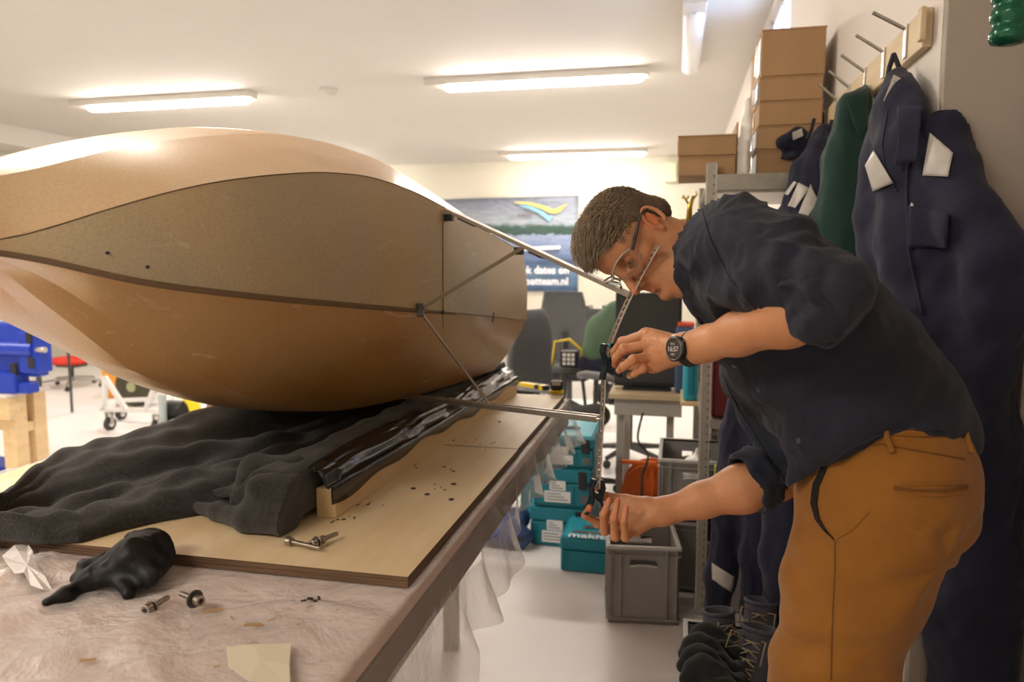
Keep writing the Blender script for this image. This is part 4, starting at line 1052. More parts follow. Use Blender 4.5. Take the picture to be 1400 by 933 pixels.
# resample evenly
cum = [0]
for i in range(1, n): cum.append(cum[-1]+(S[i]-S[i-1]).length)
m_ = int(cum[-1]/.0045); S = [Vector([np.interp(k*cum[-1]/m_, cum, [q[c] for q in S]) for c in range(3)]) for k in range(m_+1)]
for i in range(len(S)-1):
    strip_quad(i, -1, -.45); strip_quad(i, .45, 1)
    if i % 3 == 0 or i < 2: strip_quad(i, -.45, .45)
g.build('perforated_band', m_alu, t)
MB().tube([q+axv*.0085 for q in S], .0016, 5).build('rolled_edge', m_alu, t, smooth='all')
m_clip = mat('dark_teal_clip', (.008,.02,.026), .4); m_teal2 = mat('teal_tip', (.05,.40,.42), .4)
def clip(o, d, s, label, tip=True):
    t = thing('spring_clamp', label, 'clamp', tuple(o)); o = Vector(o); d = Vector(d).normalized(); x = d.cross(axv).normalized()
    for sg in (-1, 1):
        MB().loft([[o+d*a*s+x*(sg*b_)*s+axv*c*.009+x*(sg*e)*s for c, e in ((-1,0),(1,0),(1,.006),(-1,.006))] for a, b_ in ((-.030,.004),(-.015,.009),(0,.005),(.012,.006),(.024,.012),(.034,.015))], cap=True).build('jaw', m_clip, t, .001)
    MB().cyl(o-axv*.011, o+axv*.011, .007*s, n=16).build('pivot', m_clip, t, smooth=True)
    if tip: MB().box(o-d*.026*s+x*.0*s, (.010,.006,.006)).build('pad', m_teal2, t)
clip(Vector(J(833, 492, 1.462))+Vector((0,0,0)), Uv*-1+Rv*.1, 1.1, 'dark spring clamp pinched on the strip in the upper hand')
clip(Vector(J(815, 678, 1.487)), Uv*-1-Rv*.1, 1.15, 'black spring clamp on the lower end of the strip in the lower hand', False)
# ================================================================ small things on the bench
def ZP(px, py, z): return P(px, py, Z=z)
# black glove
f = Field((-1.12, .80, TZ), (-.72, 1.22, 1.02), .0032)
G_ = lambda px, py, z: tuple(ZP(px, py, z))
f.chain([G_(205,752,.895), G_(180,768,.895), G_(150,782,.885)], [.040,.038,.026], .02)
f.chain([G_(222,765,.885), G_(205,788,.880)], [.020,.022], .02)
f.chain([G_(180,735,.91), G_(205,738,.91), G_(218,748,.90)], [.012,.016,.016], .015)
f.chain([G_(150,782,.880), G_(128,790,.876), G_(112,800,.870), G_(88,814,.866), G_(66,824,.863)], [.024,.020,.017,.015,.0115], .012)
f.chain([G_(150,790,.876), G_(168,798,.872), G_(177,810,.866)], [.018,.015,.0125], .01)
f.chain([G_(140,760,.90), G_(118,772,.885), G_(105,792,.872)], [.012,.013,.010], .012)
f.D = np.maximum(f.D, TZ+.0035-f.ax[2][None, None, :]).astype(np.float32)
m_glove = mat('black_nitrile', (.007,.007,.008), .5, bump=1, bscale=28, spec=.4, bdist=.003)
def gd(V, N): return -.011*np.abs(waves(V, 4, 11, 71))+.004*waves(V, 6, 26, 72)
tag(sdf_mesh('glove', [f.verts_faces()], m_glove, disp=gd, smooth=1), 'crumpled black rubber glove on the plastic sheet at the left of the workbench', 'glove')
# paper scraps
m_paper = mat('paper', (.80,.76,.74), .7); m_papern = mat('paper_print', (.35,.33,.38), .7)
def scrap(name, pts, m, label, z=TZ+.006, lift=.006, marks=()):
    g = MB(); c = sum((ZP(a, b_, z) for a, b_ in pts), Vector())/len(pts); n = len(pts)
    vs = [c+Vector((0,0,lift))]+[ZP(a, b_, z)+Vector((0,0,lift*(.2+.8*(i % 2)))) for i, (a, b_) in enumerate(pts)]
    g.add(vs, [(0, i+1, (i+1) % n+1) for i in range(n)])
    o = tag(g.build(name, m, solid=.0004), label, 'paper scrap')
    for a, b_ in marks:
        MB().bar(ZP(a-3, b_, z)+Vector((0,0,lift+.0008)), ZP(a+3, b_-2, z)+Vector((0,0,lift+.0008)), .0012, .0003).build('print_mark', m_papern, o)
    return o
scrap('paper_scrap', [(3,762),(20,752),(38,745),(45,760),(52,778),(62,795),(73,812),(60,814),(42,802),(33,790),(20,786),(8,775)], m_paper, 'torn white scrap of measuring tape paper left of the black glove', TZ+.014, .009, [(28,760),(40,768),(22,772),(45,782),(52,795)])
scrap('paper_scrap', [(309,886),(345,884),(398,881),(396,912),(397,940),(340,935),(312,912)], mat('masking_paper', (.74,.66,.50), .7), 'square cream paper scrap on the plastic at the bottom of the photo', TZ+.016, .003)
scrap('paper_scrap', [(-15,668),(15,660),(35,662),(22,670),(0,678),(-15,680)], mat('yellowish_paper', (.82,.74,.50), .7), 'cream folded paper beyond the blanket at the left edge', PZ1+.002, .006)
for k, (a, b_) in enumerate(((118,902), (345,855), (348,708+144), (268,829))):
    pass
m_bolt = mat('bolt_steel', (.42,.38,.34), .3, .95); m_wash = mat('washer_dark', (.10,.09,.085), .4, .5)
def bolt(p0, p1, label, z, washer, wm, nut=False):
    a = ZP(*p0, z); b_ = ZP(*p1, z); d = (b_-a).normalized(); t = thing('bolt', label, 'bolt', tuple(a))
    MB().cyl(a-d*.012, a, .0085, n=18).build('bolt_head', m_bolt, t, .001, smooth=True)
    MB().cyl(a-d*.0125, a-d*.0119, .0045, n=6).build('hex_socket', m_black, t)
    g = MB(); L_ = (b_-a).length; n = max(6, int(L_/.0012)); g.tube([a.lerp(b_, i/n) for i in range(n+1)], [.0046 if i % 2 else .0040 for i in range(n+1)], 10)
    g.build('threaded_shank', m_bolt, t, smooth='all')
    if washer: MB().cyl(a+d*.002, a+d*.0045, .0145 if washer > 1 else .0115, n=24).build('washer', wm, t, .0005, smooth=True)
    if nut: MB().cyl(a+d*.012, a+d*.020, .0085, n=6).build('nut', m_bolt, t, .001)
    return t
bolt((206,831), (230,817), 'steel socket bolt with a pale washer lying nearest the glove on the plastic', TZ+.022, 1, m_bolt)
bolt((268,820), (247,812), 'steel bolt with a big dark washer lying to the right of the other washer bolt', TZ+.023, 2, m_wash)
bolt((399,741), (438,750), 'plain long bolt lying on the plywood in front of the felt', PZ1+.0095, 0, None)
bolt((432,742), (461,730), 'shorter bolt with nuts lying on the plywood beside the plain long bolt', PZ1+.012, 1, m_bolt, True)
# dark crumbs and washers on the plywood: each too small to pick apart
m_crumb = mat('dark_crumb', (.03,.03,.032), .5); m_chip = mat('wood_chip', (.45,.28,.14), .7)
g = MB()
for i in range(36):
    a, b_ = random.choice([(455,712),(478,708),(470,712),(600,668),(652,605),(640,600),(560,640),(420,745),(505,690),(670,608),(610,640)]); a += random.gauss(0, 9); b_ += random.gauss(0, 3)
    p = ZP(a, b_, PZ1+.0015)
    if p.x > -.45 or p.x < yx(p.y)+.004: continue
    g.box(p, (random.uniform(.002,.008), random.uniform(.001,.004), .0015), Matrix.Rotation(random.random()*3, 3, 'Z'))
for cx_, cy_ in ((424,819), (415,822), (430,822), (436,818)):
    g.box(ZP(cx_, cy_, TZ+.008), (.009,.004,.003), Matrix.Rotation(random.random()*3, 3, 'Z'))
tag(g.build('debris', m_crumb), 'dark crumbs of tape and rubber scattered on the plywood and plastic', 'debris', kind='stuff')
g = MB()
for i in range(46):
    p = ZP(random.uniform(260,560), random.uniform(800,920), TZ+.009)
    if p.x > -.46: continue
    g.box(p, (random.uniform(.003,.012), random.uniform(.001,.003), .0008), Matrix.Rotation(random.random()*3, 3, 'Z'))
for cx_, cy_, L_ in ((120,903,.02), (345,854,.024), (355,855,.012), (290,835,.03)): g.box(ZP(cx_, cy_, TZ+.0095), (L_, L_*.35, .0008), Matrix.Rotation(.4, 3, 'Z'))
tag(g.build('wood_chips', m_chip), 'tan wood chips and shavings scattered on the plastic sheet', 'wood chips', kind='stuff')
for k, (a, b_) in enumerate(((565,668), (584,676), (617,683), (620,662), (683,577))):
    p = ZP(a, b_, PZ1+.0012); r = .006 if k < 4 else .005
    g = MB(); g.loft([[p+Vector((math.cos(j*math.pi/8)*q, math.sin(j*math.pi/8)*q, zz)) for j in range(16)] for q, zz in ((r,-.001),(r,.001),(r*.5,.001),(r*.5,-.001),(r,-.001))])
    lb = ['leftmost of the four small dark washers on the plywood near its front right corner', 'second from left of the four small washers on the plywood', 'small dark washer closest to the right edge of the plywood', 'small washer furthest back of the four near the front corner of the plywood', 'tiny dark washer on the far plywood board beyond the perforated rail'][k]
    tag(g.build('washer', m_wash), lb, 'washer', 'small washers on the plywood')
# tools at the far end of the bench
m_yel = mat('yellow_plastic', (.80,.55,.02), .4); m_bluep = mat('blue_plastic', (.05,.16,.45), .4)
a = P(712, 525, Z=PZ1+.015); b_ = P(748, 531, Z=PZ1+.015)
t = thing('utility_knife', 'yellow and black utility knife lying at the far end of the plywood', 'knife', tuple(a))
MB().bar(a, a.lerp(b_, .62), .03, .018).build('handle', m_yel, t, .004); MB().bar(a.lerp(b_, .6), b_, .032, .020).build('grip', m_black, t, .004)
MB().bar(a.lerp(b_, .78), a.lerp(b_, .92), .034, .022).build('slider', m_yel, t, .002)
p = P(761, 531, Z=PZ1+.024); t = thing('tape_measure', 'small yellow and black tape measure on the far corner of the plywood', 'tape measure', (p.x, p.y, PZ1))
MB().bb((p.x-.028, p.y-.02, PZ1+.001), (p.x+.028, p.y+.02, PZ1+.016)).build('bumper', m_yel, t, .004)
MB().bb((p.x-.026, p.y-.018, PZ1+.016), (p.x+.026, p.y+.018, PZ1+.056)).build('case', m_black, t, .010)
MB().bb((p.x-.018, p.y-.0195, PZ1+.038), (p.x+.02, p.y-.0175, PZ1+.053)).build('maker_plate', m_steel, t, .002)
a = P(652, 524, Z=PZ1+.13); b_ = P(700, 513, Z=PZ1+.10)
t = thing('hand_tool', 'long black and blue handled tool lying on the padded block below the stern', 'tool', tuple(a))
ysx = yx(2.62)
MB().tube([(ysx-.12, 2.42, PZ1+.126), (ysx-.10, 2.52, PZ1+.128)], .008).build('blade', m_steel, t, smooth=True)
MB().tube([(ysx-.10, 2.52, PZ1+.128), (ysx-.075, 2.64, PZ1+.129)], [.012,.013]).build('blue_ferrule', m_bluep, t, smooth=True)
MB().tube([(ysx-.075, 2.64, PZ1+.129), (ysx-.06, 2.72, PZ1+.130), (ysx-.04, 2.84, PZ1+.128)], [.014,.020,.015]).build('handle', m_black, t, smooth=True)
# ================================================================ floor: crates, cases
m_cr = mat('crate_grey', (.30,.285,.27), .5, c2=(.27,.255,.24), scale=12); m_crl = mat('crate_rim_grey', (.50,.48,.46), .45)
def crate(name, label, c, w_, d_, h_, z0, rz=0, group=None, holes=True):
    t = thing(name, label, 'crate', (c[0], c[1], z0), rz, group); W, D_, H, k = w_/2, d_/2, h_, .004
    def loc(g, nm, m, bev=0):
        o = g.build(nm, m, None, bev); o.parent = t; return o
    loc(MB().bb((-W+.012, -D_+.012, .002), (W-.012, D_-.012, .008)), 'base', m_cr)
    hx, hz0, hz1 = .052, H-.085, H-.055
    for s, nm in ((-1, 'front_wall'), (1, 'back_wall')):
        g = MB(); y0, y1 = s*(D_-.012), s*(D_-.012-k)
        if holes:
            g.bb((-W+.01, y0, 0), (-hx, y1, H)).bb((hx, y0, 0), (W-.01, y1, H)).bb((-hx, y0, 0), (hx, y1, hz0)).bb((-hx, y0, hz1), (hx, y1, H))
            loc(MB().tube([(-hx, y0-s*.001, hz0), (-hx*.4, y0-s*.001, hz0+.006), (hx*.4, y0-s*.001, hz0+.006), (hx, y0-s*.001, hz0)], .004), 'handle_lip', m_crl)
        else: g.bb((-W+.01, y0, 0), (W-.01, y1, H))
        loc(g, nm, m_cr)
    for s in (-1, 1):
        x0, x1 = s*(W-.010), s*(W-.010-k); loc(MB().bb((x0, -D_+.012, 0), (x1, D_-.012, H)), 'side_wall', m_cr)
    g = MB()                                    # stacking rim
    for (a, b_) in (((-W, -D_), (W, -D_+.016)), ((-W, D_-.016), (W, D_)), ((-W, -D_+.016), (-W+.016, D_-.016)), ((W-.016, -D_+.016), (W, D_-.016))): g.bb((a[0], a[1], H-.012), (b_[0], b_[1], H+.001))
    loc(g, 'top_rim', m_crl, .002)
    for zz in (H-.036, .022):
        g = MB()
        for s in (-1, 1):
            g.bb((-W+.002, s*(D_-.001), zz-.003), (W-.002, s*(D_-.012), zz+.003)).bb((s*(W-.001), -D_+.002, zz-.003), (s*(W-.012), D_-.002, zz+.003))
        loc(g, 'band', m_cr, .001)
    for x in (-W+.055, W-.055, -W+.018, W-.018):
        for s in (-1, 1): loc(MB().bb((x-.003, s*(D_-.002), .015), (x+.003, s*(D_-.012), H-.012)), 'rib', m_cr)
    for y in (-D_+.05, D_-.05):
        for s in (-1, 1): loc(MB().bb((s*(W-.002), y-.003, .015), (s*(W-.012), y+.003, H-.012)), 'rib', m_cr)
    return t
a = P(828, 853, Z=0); b_ = P(930, 858, Z=0)
cw = (b_-a).length; ang = math.atan2(b_.y-a.y, b_.x-a.x)
mid_ = (a+b_)/2; dvec = Vector((-math.sin(ang), math.cos(ang), 0))
crate('grey_crate', 'empty grey plastic crate standing alone on the white floor with handle openings', mid_+dvec*.14, cw, .28, .315, 0, ang)
c2_ = P(935, 660, Y=3.15)
crate('grey_crate', 'open grey crate on top of its stack, holding a white helmet', (c2_.x+.045, 3.29), .31, .40, .27, .312, 0)
crate('grey_crate', 'dark grey crate underneath the one with the white helmet', (c2_.x+.045, 3.29), .30, .39, .31, .0, 0, holes=False)
# white helmet
hc = Vector((c2_.x+.06, 3.20, .46)); t = thing('helmet', 'white dust mask helmet sitting in the upper grey crate', 'helmet', tuple(hc))
f = Field(tuple(hc-Vector((.12,.12,.06))), tuple(hc+Vector((.12,.12,.16))), .006); f.ell(tuple(hc+Vector((0,0,.05))), (.075,.08,.075), k=.01); f.cone(tuple(hc+Vector((0,-.05,.02))), tuple(hc+Vector((0,-.07,.02))), .03, .025, .01); f.cone(tuple(hc+Vector((-.01,0,.12))), tuple(hc+Vector((.0,-.03,.165))), .012, .01, .01)
sdf_mesh('shell', [f.verts_faces()], mat('white_plastic', (.80,.78,.75), .35), t)
MB().cyl(hc+Vector((.035,-.02,.10)), hc+Vector((.035,-.02,.155)), .012).build('valve', m_black, t, smooth=True)
# power tool cases
m_case = mat('teal_case', (.008,.20,.27), .45, c2=(.007,.175,.235), scale=10); m_casel = mat('teal_case_lid', (.03,.33,.43), .4); m_lab = mat('label_white', (.72,.74,.74), .5); m_dash = mat('label_print', (.12,.12,.12), .6)
def tool_case(label, c, z0, h_, rz, w_=.295, d_=.395, sticker=True, brand=None):
    t = thing('tool_case', label, 'tool case', (c[0], c[1], z0), rz, 'teal tool cases'); W, D_ = w_/2, d_/2
    def loc(g, nm, m, bev=0, par=None):
        o = g.build(nm, m, None, bev); o.parent = par or t; return o
    loc(MB().bb((-W, -D_, .003), (W, D_, h_*.60)), 'body', m_case, .010)
    lid = loc(MB().bb((-W-.003, -D_-.003, h_*.60+.002), (W+.003, D_+.003, h_-.008)), 'lid', m_case, .010)
    loc(MB().bb((-W+.012, -D_+.012, h_-.012), (W-.012, D_-.012, h_-.001)), 'top_deck', m_casel, .006)
    loc(MB().bb((-.062, -.045, h_-.003), (.062, .02, h_+.0005)), 'handle_well', m_case, .002)
    loc(MB().tube([(-.055, -.03, h_), (-.045, -.03, h_+.006), (.045, -.03, h_+.006), (.055, -.03, h_)], .008), 'handle', m_dash, 0)
    for x in (W-.045,):
        loc(MB().bb((x-.020, -D_-.010, h_*.48), (x+.020, -D_-.003, h_*.92)), 'latch', m_black, .003)
    for x in (-W+.012, -W+.03, W-.09, W-.012):
        loc(MB().bb((x-.003, -D_-.004, .012), (x+.003, -D_, h_*.56)), 'rib', m_case, .001)
    for k in range(4): loc(MB().bb((-W-.006, -D_+.05+k*.08, .02), (-W, -D_+.07+k*.08, h_*.9)), 'side_rib', m_case, .001)
    loc(MB().bb((W-.055, -D_-.005, h_*.12), (W-.02, -D_, h_*.34)), 'foot_lock', m_dash, .002)
    if sticker:
        for nm, (x0, x1, z0_, z1_) in (('sticker', (-.085,.045,h_*.12,h_*.40)), ('sticker', (-.06,.02,h_*.42,h_*.66))):
            s = loc(MB().bb((x0, -D_-.0055, z0_), (x1, -D_-.0042, z1_)), nm, m_lab)
            for k in range(3):
                zz = z0_+(z1_-z0_)*(.25+.25*k); loc(MB().bb((x0+.008, -D_-.0064, zz-.002), (x1-.012-.018*k, -D_-.0052, zz+.002)), 'print_line', m_dash, 0, s)
    if brand:
        o = text_part(brand, 'brand_lettering', m_lab, None, Vector((-.115, -.155, h_+.0005)), (1,0,0), (0,1,0), .075, .0008, True); o.parent = t
        loc(MB().bb((-.10, -.10, h_-.002), (.12, -.075, h_+.004)), 'handle_bar', m_dash, .002)
    return t
sx_, sy_ = P(782, 752, Z=0).x-.05, P(782, 752, Z=0).y+.20
hs = [P(780, y, Y=sy_-.2).z for y in (748, 695, 640, 597)]
rz_ = -.02
tool_case('teal power tool case at the bottom of the stack of three', (sx_-.01, sy_+.01), 0, hs[1], rz_-.02)
tool_case('teal power tool case in the middle of the stack of three', (sx_, sy_), hs[1], hs[2]-hs[1], rz_)
tool_case('teal power tool case on top of the stack, lid and handle showing', (sx_+.005, sy_-.005), hs[2], hs[3]-hs[2]+.002, rz_+.03)
fb = P(765, 782, Z=0); fh = P(765, 733, Y=fb.y).z
tool_case('teal tool case on the floor in front of the stack, white lettering on its lid', (fb.x+.150, fb.y+.155), 0, fh, .0, d_=.30, sticker=False, brand='makita')
tool_case('teal power tool case standing behind the stack of three, mostly hidden', (sx_-.16, sy_+.42), 0, .30, .03, sticker=False)
# blue bag behind the drape
bp0 = P(690, 750, Z=0)
f = Field((bp0.x-.22, bp0.y-.10, 0), (bp0.x+.18, bp0.y+.32, .24), .007)
f.cone((bp0.x-.10, bp0.y+.02, .06), (bp0.x+.07, bp0.y+.02, .06), .055, .06, .03).cone((bp0.x-.08, bp0.y+.12, .09), (bp0.x+.05, bp0.y+.12, .12), .06, .055, .04).cone((bp0.x+.02, bp0.y+.08, .15), (bp0.x+.06, bp0.y+.05, .12), .03, .04, .02)
f.D = np.maximum(f.D, .004-f.ax[2][None, None, :]).astype(np.float32)
t = tag(sdf_mesh('tool_bag', [f.verts_faces()], mat('blue_nylon', (.035,.06,.17), .55, c2=(.05,.08,.22), scale=20, bump=.4), disp=lambda V, N: .010*waves(V, 6, 8, 91), smooth=1), 'slumped dark blue bag on the floor behind the plastic drape', 'bag')
MB().box((bp0.x+.09, bp0.y-.04, .07), (.03,.01,.02)).build('buckle', m_black, t, .002)
# ================================================================ shelving unit by the right wall
s0 = P(956, 850, Z=0); PX, PY = P(956, 600, Y=2.90).x, 2.90
SZ = [P(1000, y, Y=PY).z for y in (240, 590, 650, 730)]
t_sh = thing('shelving_unit', 'galvanised bolted steel shelving unit against the right wall', 'shelf', (.33, 3.4, 0))
def post(x, y):
    g = MB(); g.bb((x-.001, y, 0), (x+.040, y+.0025, SZ[0]+.05)).bb((x-.001, y+.0025, 0), (x+.0015, y+.035, SZ[0]+.05)); o = g.build('post', m_steel, t_sh)
    MB().tube([(x+.0365, y-.0012, .02), (x+.0365, y-.0012, SZ[0]+.04)], .0018, 4).build('edge_bead', mat('bright_edge', (.75,.72,.66), .35, .8), o); MB().tube([(x+.003, y-.0012, .02), (x+.003, y-.0012, SZ[0]+.04)], .0022, 4).build('edge_bead', MATS['bright_edge'], o)
    g = MB()
    for k in range(52): g.cyl((x+.029, y-.0008, .05+k*.033), (x+.029, y+.0002, .05+k*.033), .0035, n=6)
    o2 = g.build('slot_row', m_black, o); o2['kind'] = 'stuff'
post(PX, PY); post(WX-.06, PY); post(PX, PY+.95); post(WX-.06, PY+.95)
shelf_z = [.0, .29, .72, SZ[1]+.02 if SZ[1] > .78 else .80, 1.28, SZ[0]-.03]
for zz in shelf_z[3:]:
    MB().bb((PX+.002, PY+.003, zz-.004), (WX-.02, PY+.985, zz)).bb((PX+.04, PY+.0035, zz-.035), (WX-.062, PY+.006, zz-.004)).build('shelf', m_steel, t_sh, 0)
MB().bb((PX+.04, PY-.004, SZ[0]-.055), (WX-.01, PY+.0035, SZ[0]+.005)).build('shelf_edge', m_steel, t_sh, .001)
TOPZ = SZ[0]+.006
def carton(name, label, lo, hi, group='cardboard boxes on the shelf', side=None, rz=0):
    c = [(p+q)/2 for p, q in zip(lo, hi)]; t = thing(name, label, 'box', (c[0], c[1], lo[2]), rz, group); w_, d_, h_ = hi[0]-lo[0], hi[1]-lo[1], hi[2]-lo[2]
    def loc(g, nm, m, bev=0): o = g.build(nm, m, None, bev); o.parent = t; return o
    loc(MB().bb((-w_/2, -d_/2, .001), (w_/2, d_/2, h_-.004)), 'box_body', m_card, .003)
    loc(MB().bb((-w_/2-.002, -d_/2-.002, h_-.006), (w_/2+.002, 0-.001, h_-.0005)), 'flap', m_card, .001); loc(MB().bb((-w_/2-.002, .001, h_-.006), (w_/2+.002, d_/2+.002, h_-.0005)), 'flap', m_card, .001)
    loc(MB().bb((-w_/2-.003, -.03, h_*.3), (-w_/2-.0005, .03, h_-.001)), 'tape', m_tape)
    if side: loc(MB().bb((-w_/2-.004, -d_/2+.02, h_*.12), (-w_/2-.0008, -d_/2+.14, h_*.85)), 'side_label', side)
    return t
YB = 3.02; xl, xr = P(1038, 140, Y=YB).x, P(1125, 140, Y=YB).x
zs = [P(1080, y, Y=YB).z for y in (238, 204, 171, 137, 103, 37)]; off = TOPZ-zs[0]
names = ['lowest cardboard box of the tall stack on the shelf', 'second cardboard box from the bottom of the tall stack', 'middle cardboard box of the tall stack on the shelf', 'cardboard box just under the tall top one of the stack', 'tall cardboard box on top of the stack by the high window']
m_blue_lab = mat('blue_label', (.15,.3,.5), .5)
for i in range(5):
    z0 = zs[i]+(off if i == 0 else 0)+.001; dx = [.0,-.004,.003,-.002,.004][i]
    carton('cardboard_box', names[i], (xl+dx, YB+.002*i, z0), (xr+dx, YB+.42, zs[i+1]), side=[m_lab, m_lab, None, m_blue_lab, m_lab][i], rz=[0,.01,-.01,.008,0][i])
YS2 = 2.94; x0 = P(928, 220, Y=YS2).x; x1 = P(1006, 220, Y=YS2).x
zz = [P(965, y, Y=YS2).z for y in (245, 213, 184)]
carton('cardboard_box', 'lower of the two small cardboard boxes overhanging the shelf end', (x0, 2.945, TOPZ+.001), (x1, 3.22, zz[1]))
carton('cardboard_box', 'upper of the two small cardboard boxes at the shelf end', (x0-.003, 2.945, zz[1]+.001), (x1+.002, 3.22, zz[2]))
q0 = P(1009, 240, Y=3.0)
tag(MB().bb((x1+.004, 3.0, TOPZ+.001), (x1+.010, 3.3, P(1009, 167, Y=3.0).z)).build('cardboard_sheet', m_card), 'thin upright cardboard sheet between the small boxes and the tall stack', 'cardboard')
m_poly = mat('milky_film', (.85,.82,.78), .2, alpha=.55)
f = Field((x1-.02, 2.95, TOPZ), (xl+.02, 3.2, TOPZ+.4), .007); f.chain([(x1+.035, 3.05, TOPZ+.035), (x1+.04, 3.05, TOPZ+.14), (x1+.05, 3.06, TOPZ+.3)], [.028,.024,.012], .02)
f.D = np.maximum(f.D, TOPZ+.001-f.ax[2][None, None, :]).astype(np.float32); f.D = np.maximum(f.D, f.ax[0][:, None, None]-(xl-.006)).astype(np.float32); f.D = np.maximum(f.D, (x1+.012)-f.ax[0][:, None, None]).astype(np.float32)
tag(sdf_mesh('plastic_wrap', [f.verts_faces()], m_poly, disp=lambda V, N: .004*waves(V, 5, 16, 6)), 'crumpled clear plastic wrap stuffed beside the tall box stack', 'plastic wrap')
# things on the lower shelves
m_red = mat('red_drawer', (.16,.018,.02), .5); m_beige = mat('beige_drawer', (.38,.34,.28), .5)
def bin_(name, label, cat, lo, hi, m, front=None):
    c = [(p+q)/2 for p, q in zip(lo, hi)]; t = thing(name, label, cat, (c[0], c[1], lo[2]))
    MB().bb(lo, hi).build('body', m, t, .004)
    MB().bb((lo[0]+.01, lo[1]-.006, lo[2]+.01), (hi[0]-.01, lo[1]+.001, hi[2]-.012)).build('front_panel', front or m, t, .002)
    MB().bar(((lo[0]+hi[0])/2-.04, lo[1]-.014, (lo[2]+hi[2])/2), ((lo[0]+hi[0])/2+.04, lo[1]-.014, (lo[2]+hi[2])/2), .008, .008).build('pull', m_steel, t)
xs0 = PX+.045
MB().bb((PX+.042, PY+.003, .716), (WX-.02, PY+.165, .72)).build('ledge', m_steel, t_sh)
bin_('storage_drawer', 'dark red drawer unit on the shelf beside the steel post', 'drawer', (xs0, 2.945, shelf_z[3]+.002), (xs0+.19, 3.06, shelf_z[3]+.235), m_red)
bin_('storage_drawer', 'beige drawer under the red one', 'drawer', (xs0, 2.945, shelf_z[2]+.002), (xs0+.19, 3.06, shelf_z[3]-.045), m_beige)
bin_('parts_bin', 'black parts bin standing on the grey one behind the steel post', 'bin', (xs0, 2.95, shelf_z[1]+.002), (xs0+.2, 3.06, shelf_z[1]+.26), m_black)
bin_('parts_bin', 'small grey parts bin on the floor behind the steel post', 'bin', (xs0, 2.95, shelf_z[0]+.002), (xs0+.2, 3.06, shelf_z[0]+.285), m_cr)
bin_('parts_bin', 'dark bin high on the shelf behind the shoulder', 'bin', (xs0, 2.96, shelf_z[4]+.002), (xs0+.3, 3.4, shelf_z[4]+.22), mat('brownish_bin', (.20,.14,.09), .6))
tag(MB().bb((xs0+.02, 2.95, shelf_z[1]+.263), (xs0+.09, 3.0, shelf_z[1]+.31)).build('yellow_block', mat('lime_block', (.55,.55,.03), .5), None, .003), 'small lime yellow block on the black parts bin', 'block')
# teal case standing on end beside the post
q0 = P(944, 570, Y=3.4)
t = thing('tool_case', 'teal case standing on its end left of the steel shelf post', 'tool case', (q0.x, 3.6, 0))
t.location.z = .77
MB().bb((q0.x-.045, 3.43, .75), (PX+.05, 3.78, .7695)).build('side_board', m_pine, t_sh, .002)
tag(MB().bb((q0.x-.035, 3.45, .771), (q0.x+.03, 3.75, 1.03)).build('body', m_casel, t, .012)); MB().bb((q0.x-.015, 3.44, .80), (q0.x+.01, 3.449, .98)).build('latch', m_case, t, .002)
# brass antler ornament
q = P(941, 300, Y=2.95)
t = thing('ornament', 'small brass antler shaped ornament beside the shelf post', 'ornament', (q.x, 2.95, q.z)); m_brass = mat('brass', (.45,.32,.06), .3, .8)
W = lambda px, py: P(px-2, py, Y=2.95)
MB().tube([W(944,300), W(945,282), W(950,268)], [.012,.010,.006]).build('stem', m_brass, t, smooth='all')
for pts in ([(945,282),(940,274),(936,267)], [(940,274),(944,268)], [(950,272),(955,266),(953,262)], [(938,271),(934,270)]): MB().tube([W(*p_) for p_ in pts], .0035).build('antler', m_brass, t, smooth='all')
MB().bb((q.x-.03, 2.92, q.z-.012), (PX-.001, 2.98, q.z)).build('base', m_brass, t, .002)
# ================================================================ coat rail
m_rail = mat('pale_rail_wood', (.72,.58,.38), .6, c2=(.62,.47,.29), scale=6, stretch=(4,.5,4))
tips = [(1193,17),(1170,48),(1150,75),(1133,97),(1119,115),(1105,133),(1092,148)]
HY = [2.06*348/d for d in (348,317,290,268,250,232,217)]
tipP = [P(a, b_, Y=y) for (a, b_), y in zip(tips, HY)]
zr = sum(p.z for p in tipP)/7
t_r = thing('coat_rail', 'pale wooden coat rail with steel bar hooks on the right wall', 'coat rack', (WX, 2.7, zr-.1))
MB().bb((WX-.022, 1.93, zr-.135), (WX-.001, 3.42, zr-.045)).build('board', m_rail, t_r, .003)
MB().bb((WX-.035, 1.905, zr-.125), (WX-.022, 1.93, zr-.05)).build('end_block', m_rail, t_r, .003)
for p, y in zip(tipP, HY):
    b0_ = Vector((WX-.024, y, zr-.055))
    o = MB().bar(b0_+Vector((-.002, 0, 0)), (p.x, y, p.z), .012, .006).build('hook', m_steel, t_r, .001)
    MB().bb((WX-.027, y-.011, zr-.125), (WX-.0225, y+.011, zr-.045)).build('hook_plate', mat('zinc_plate', (.62,.60,.56), .35, .8), o, .001)
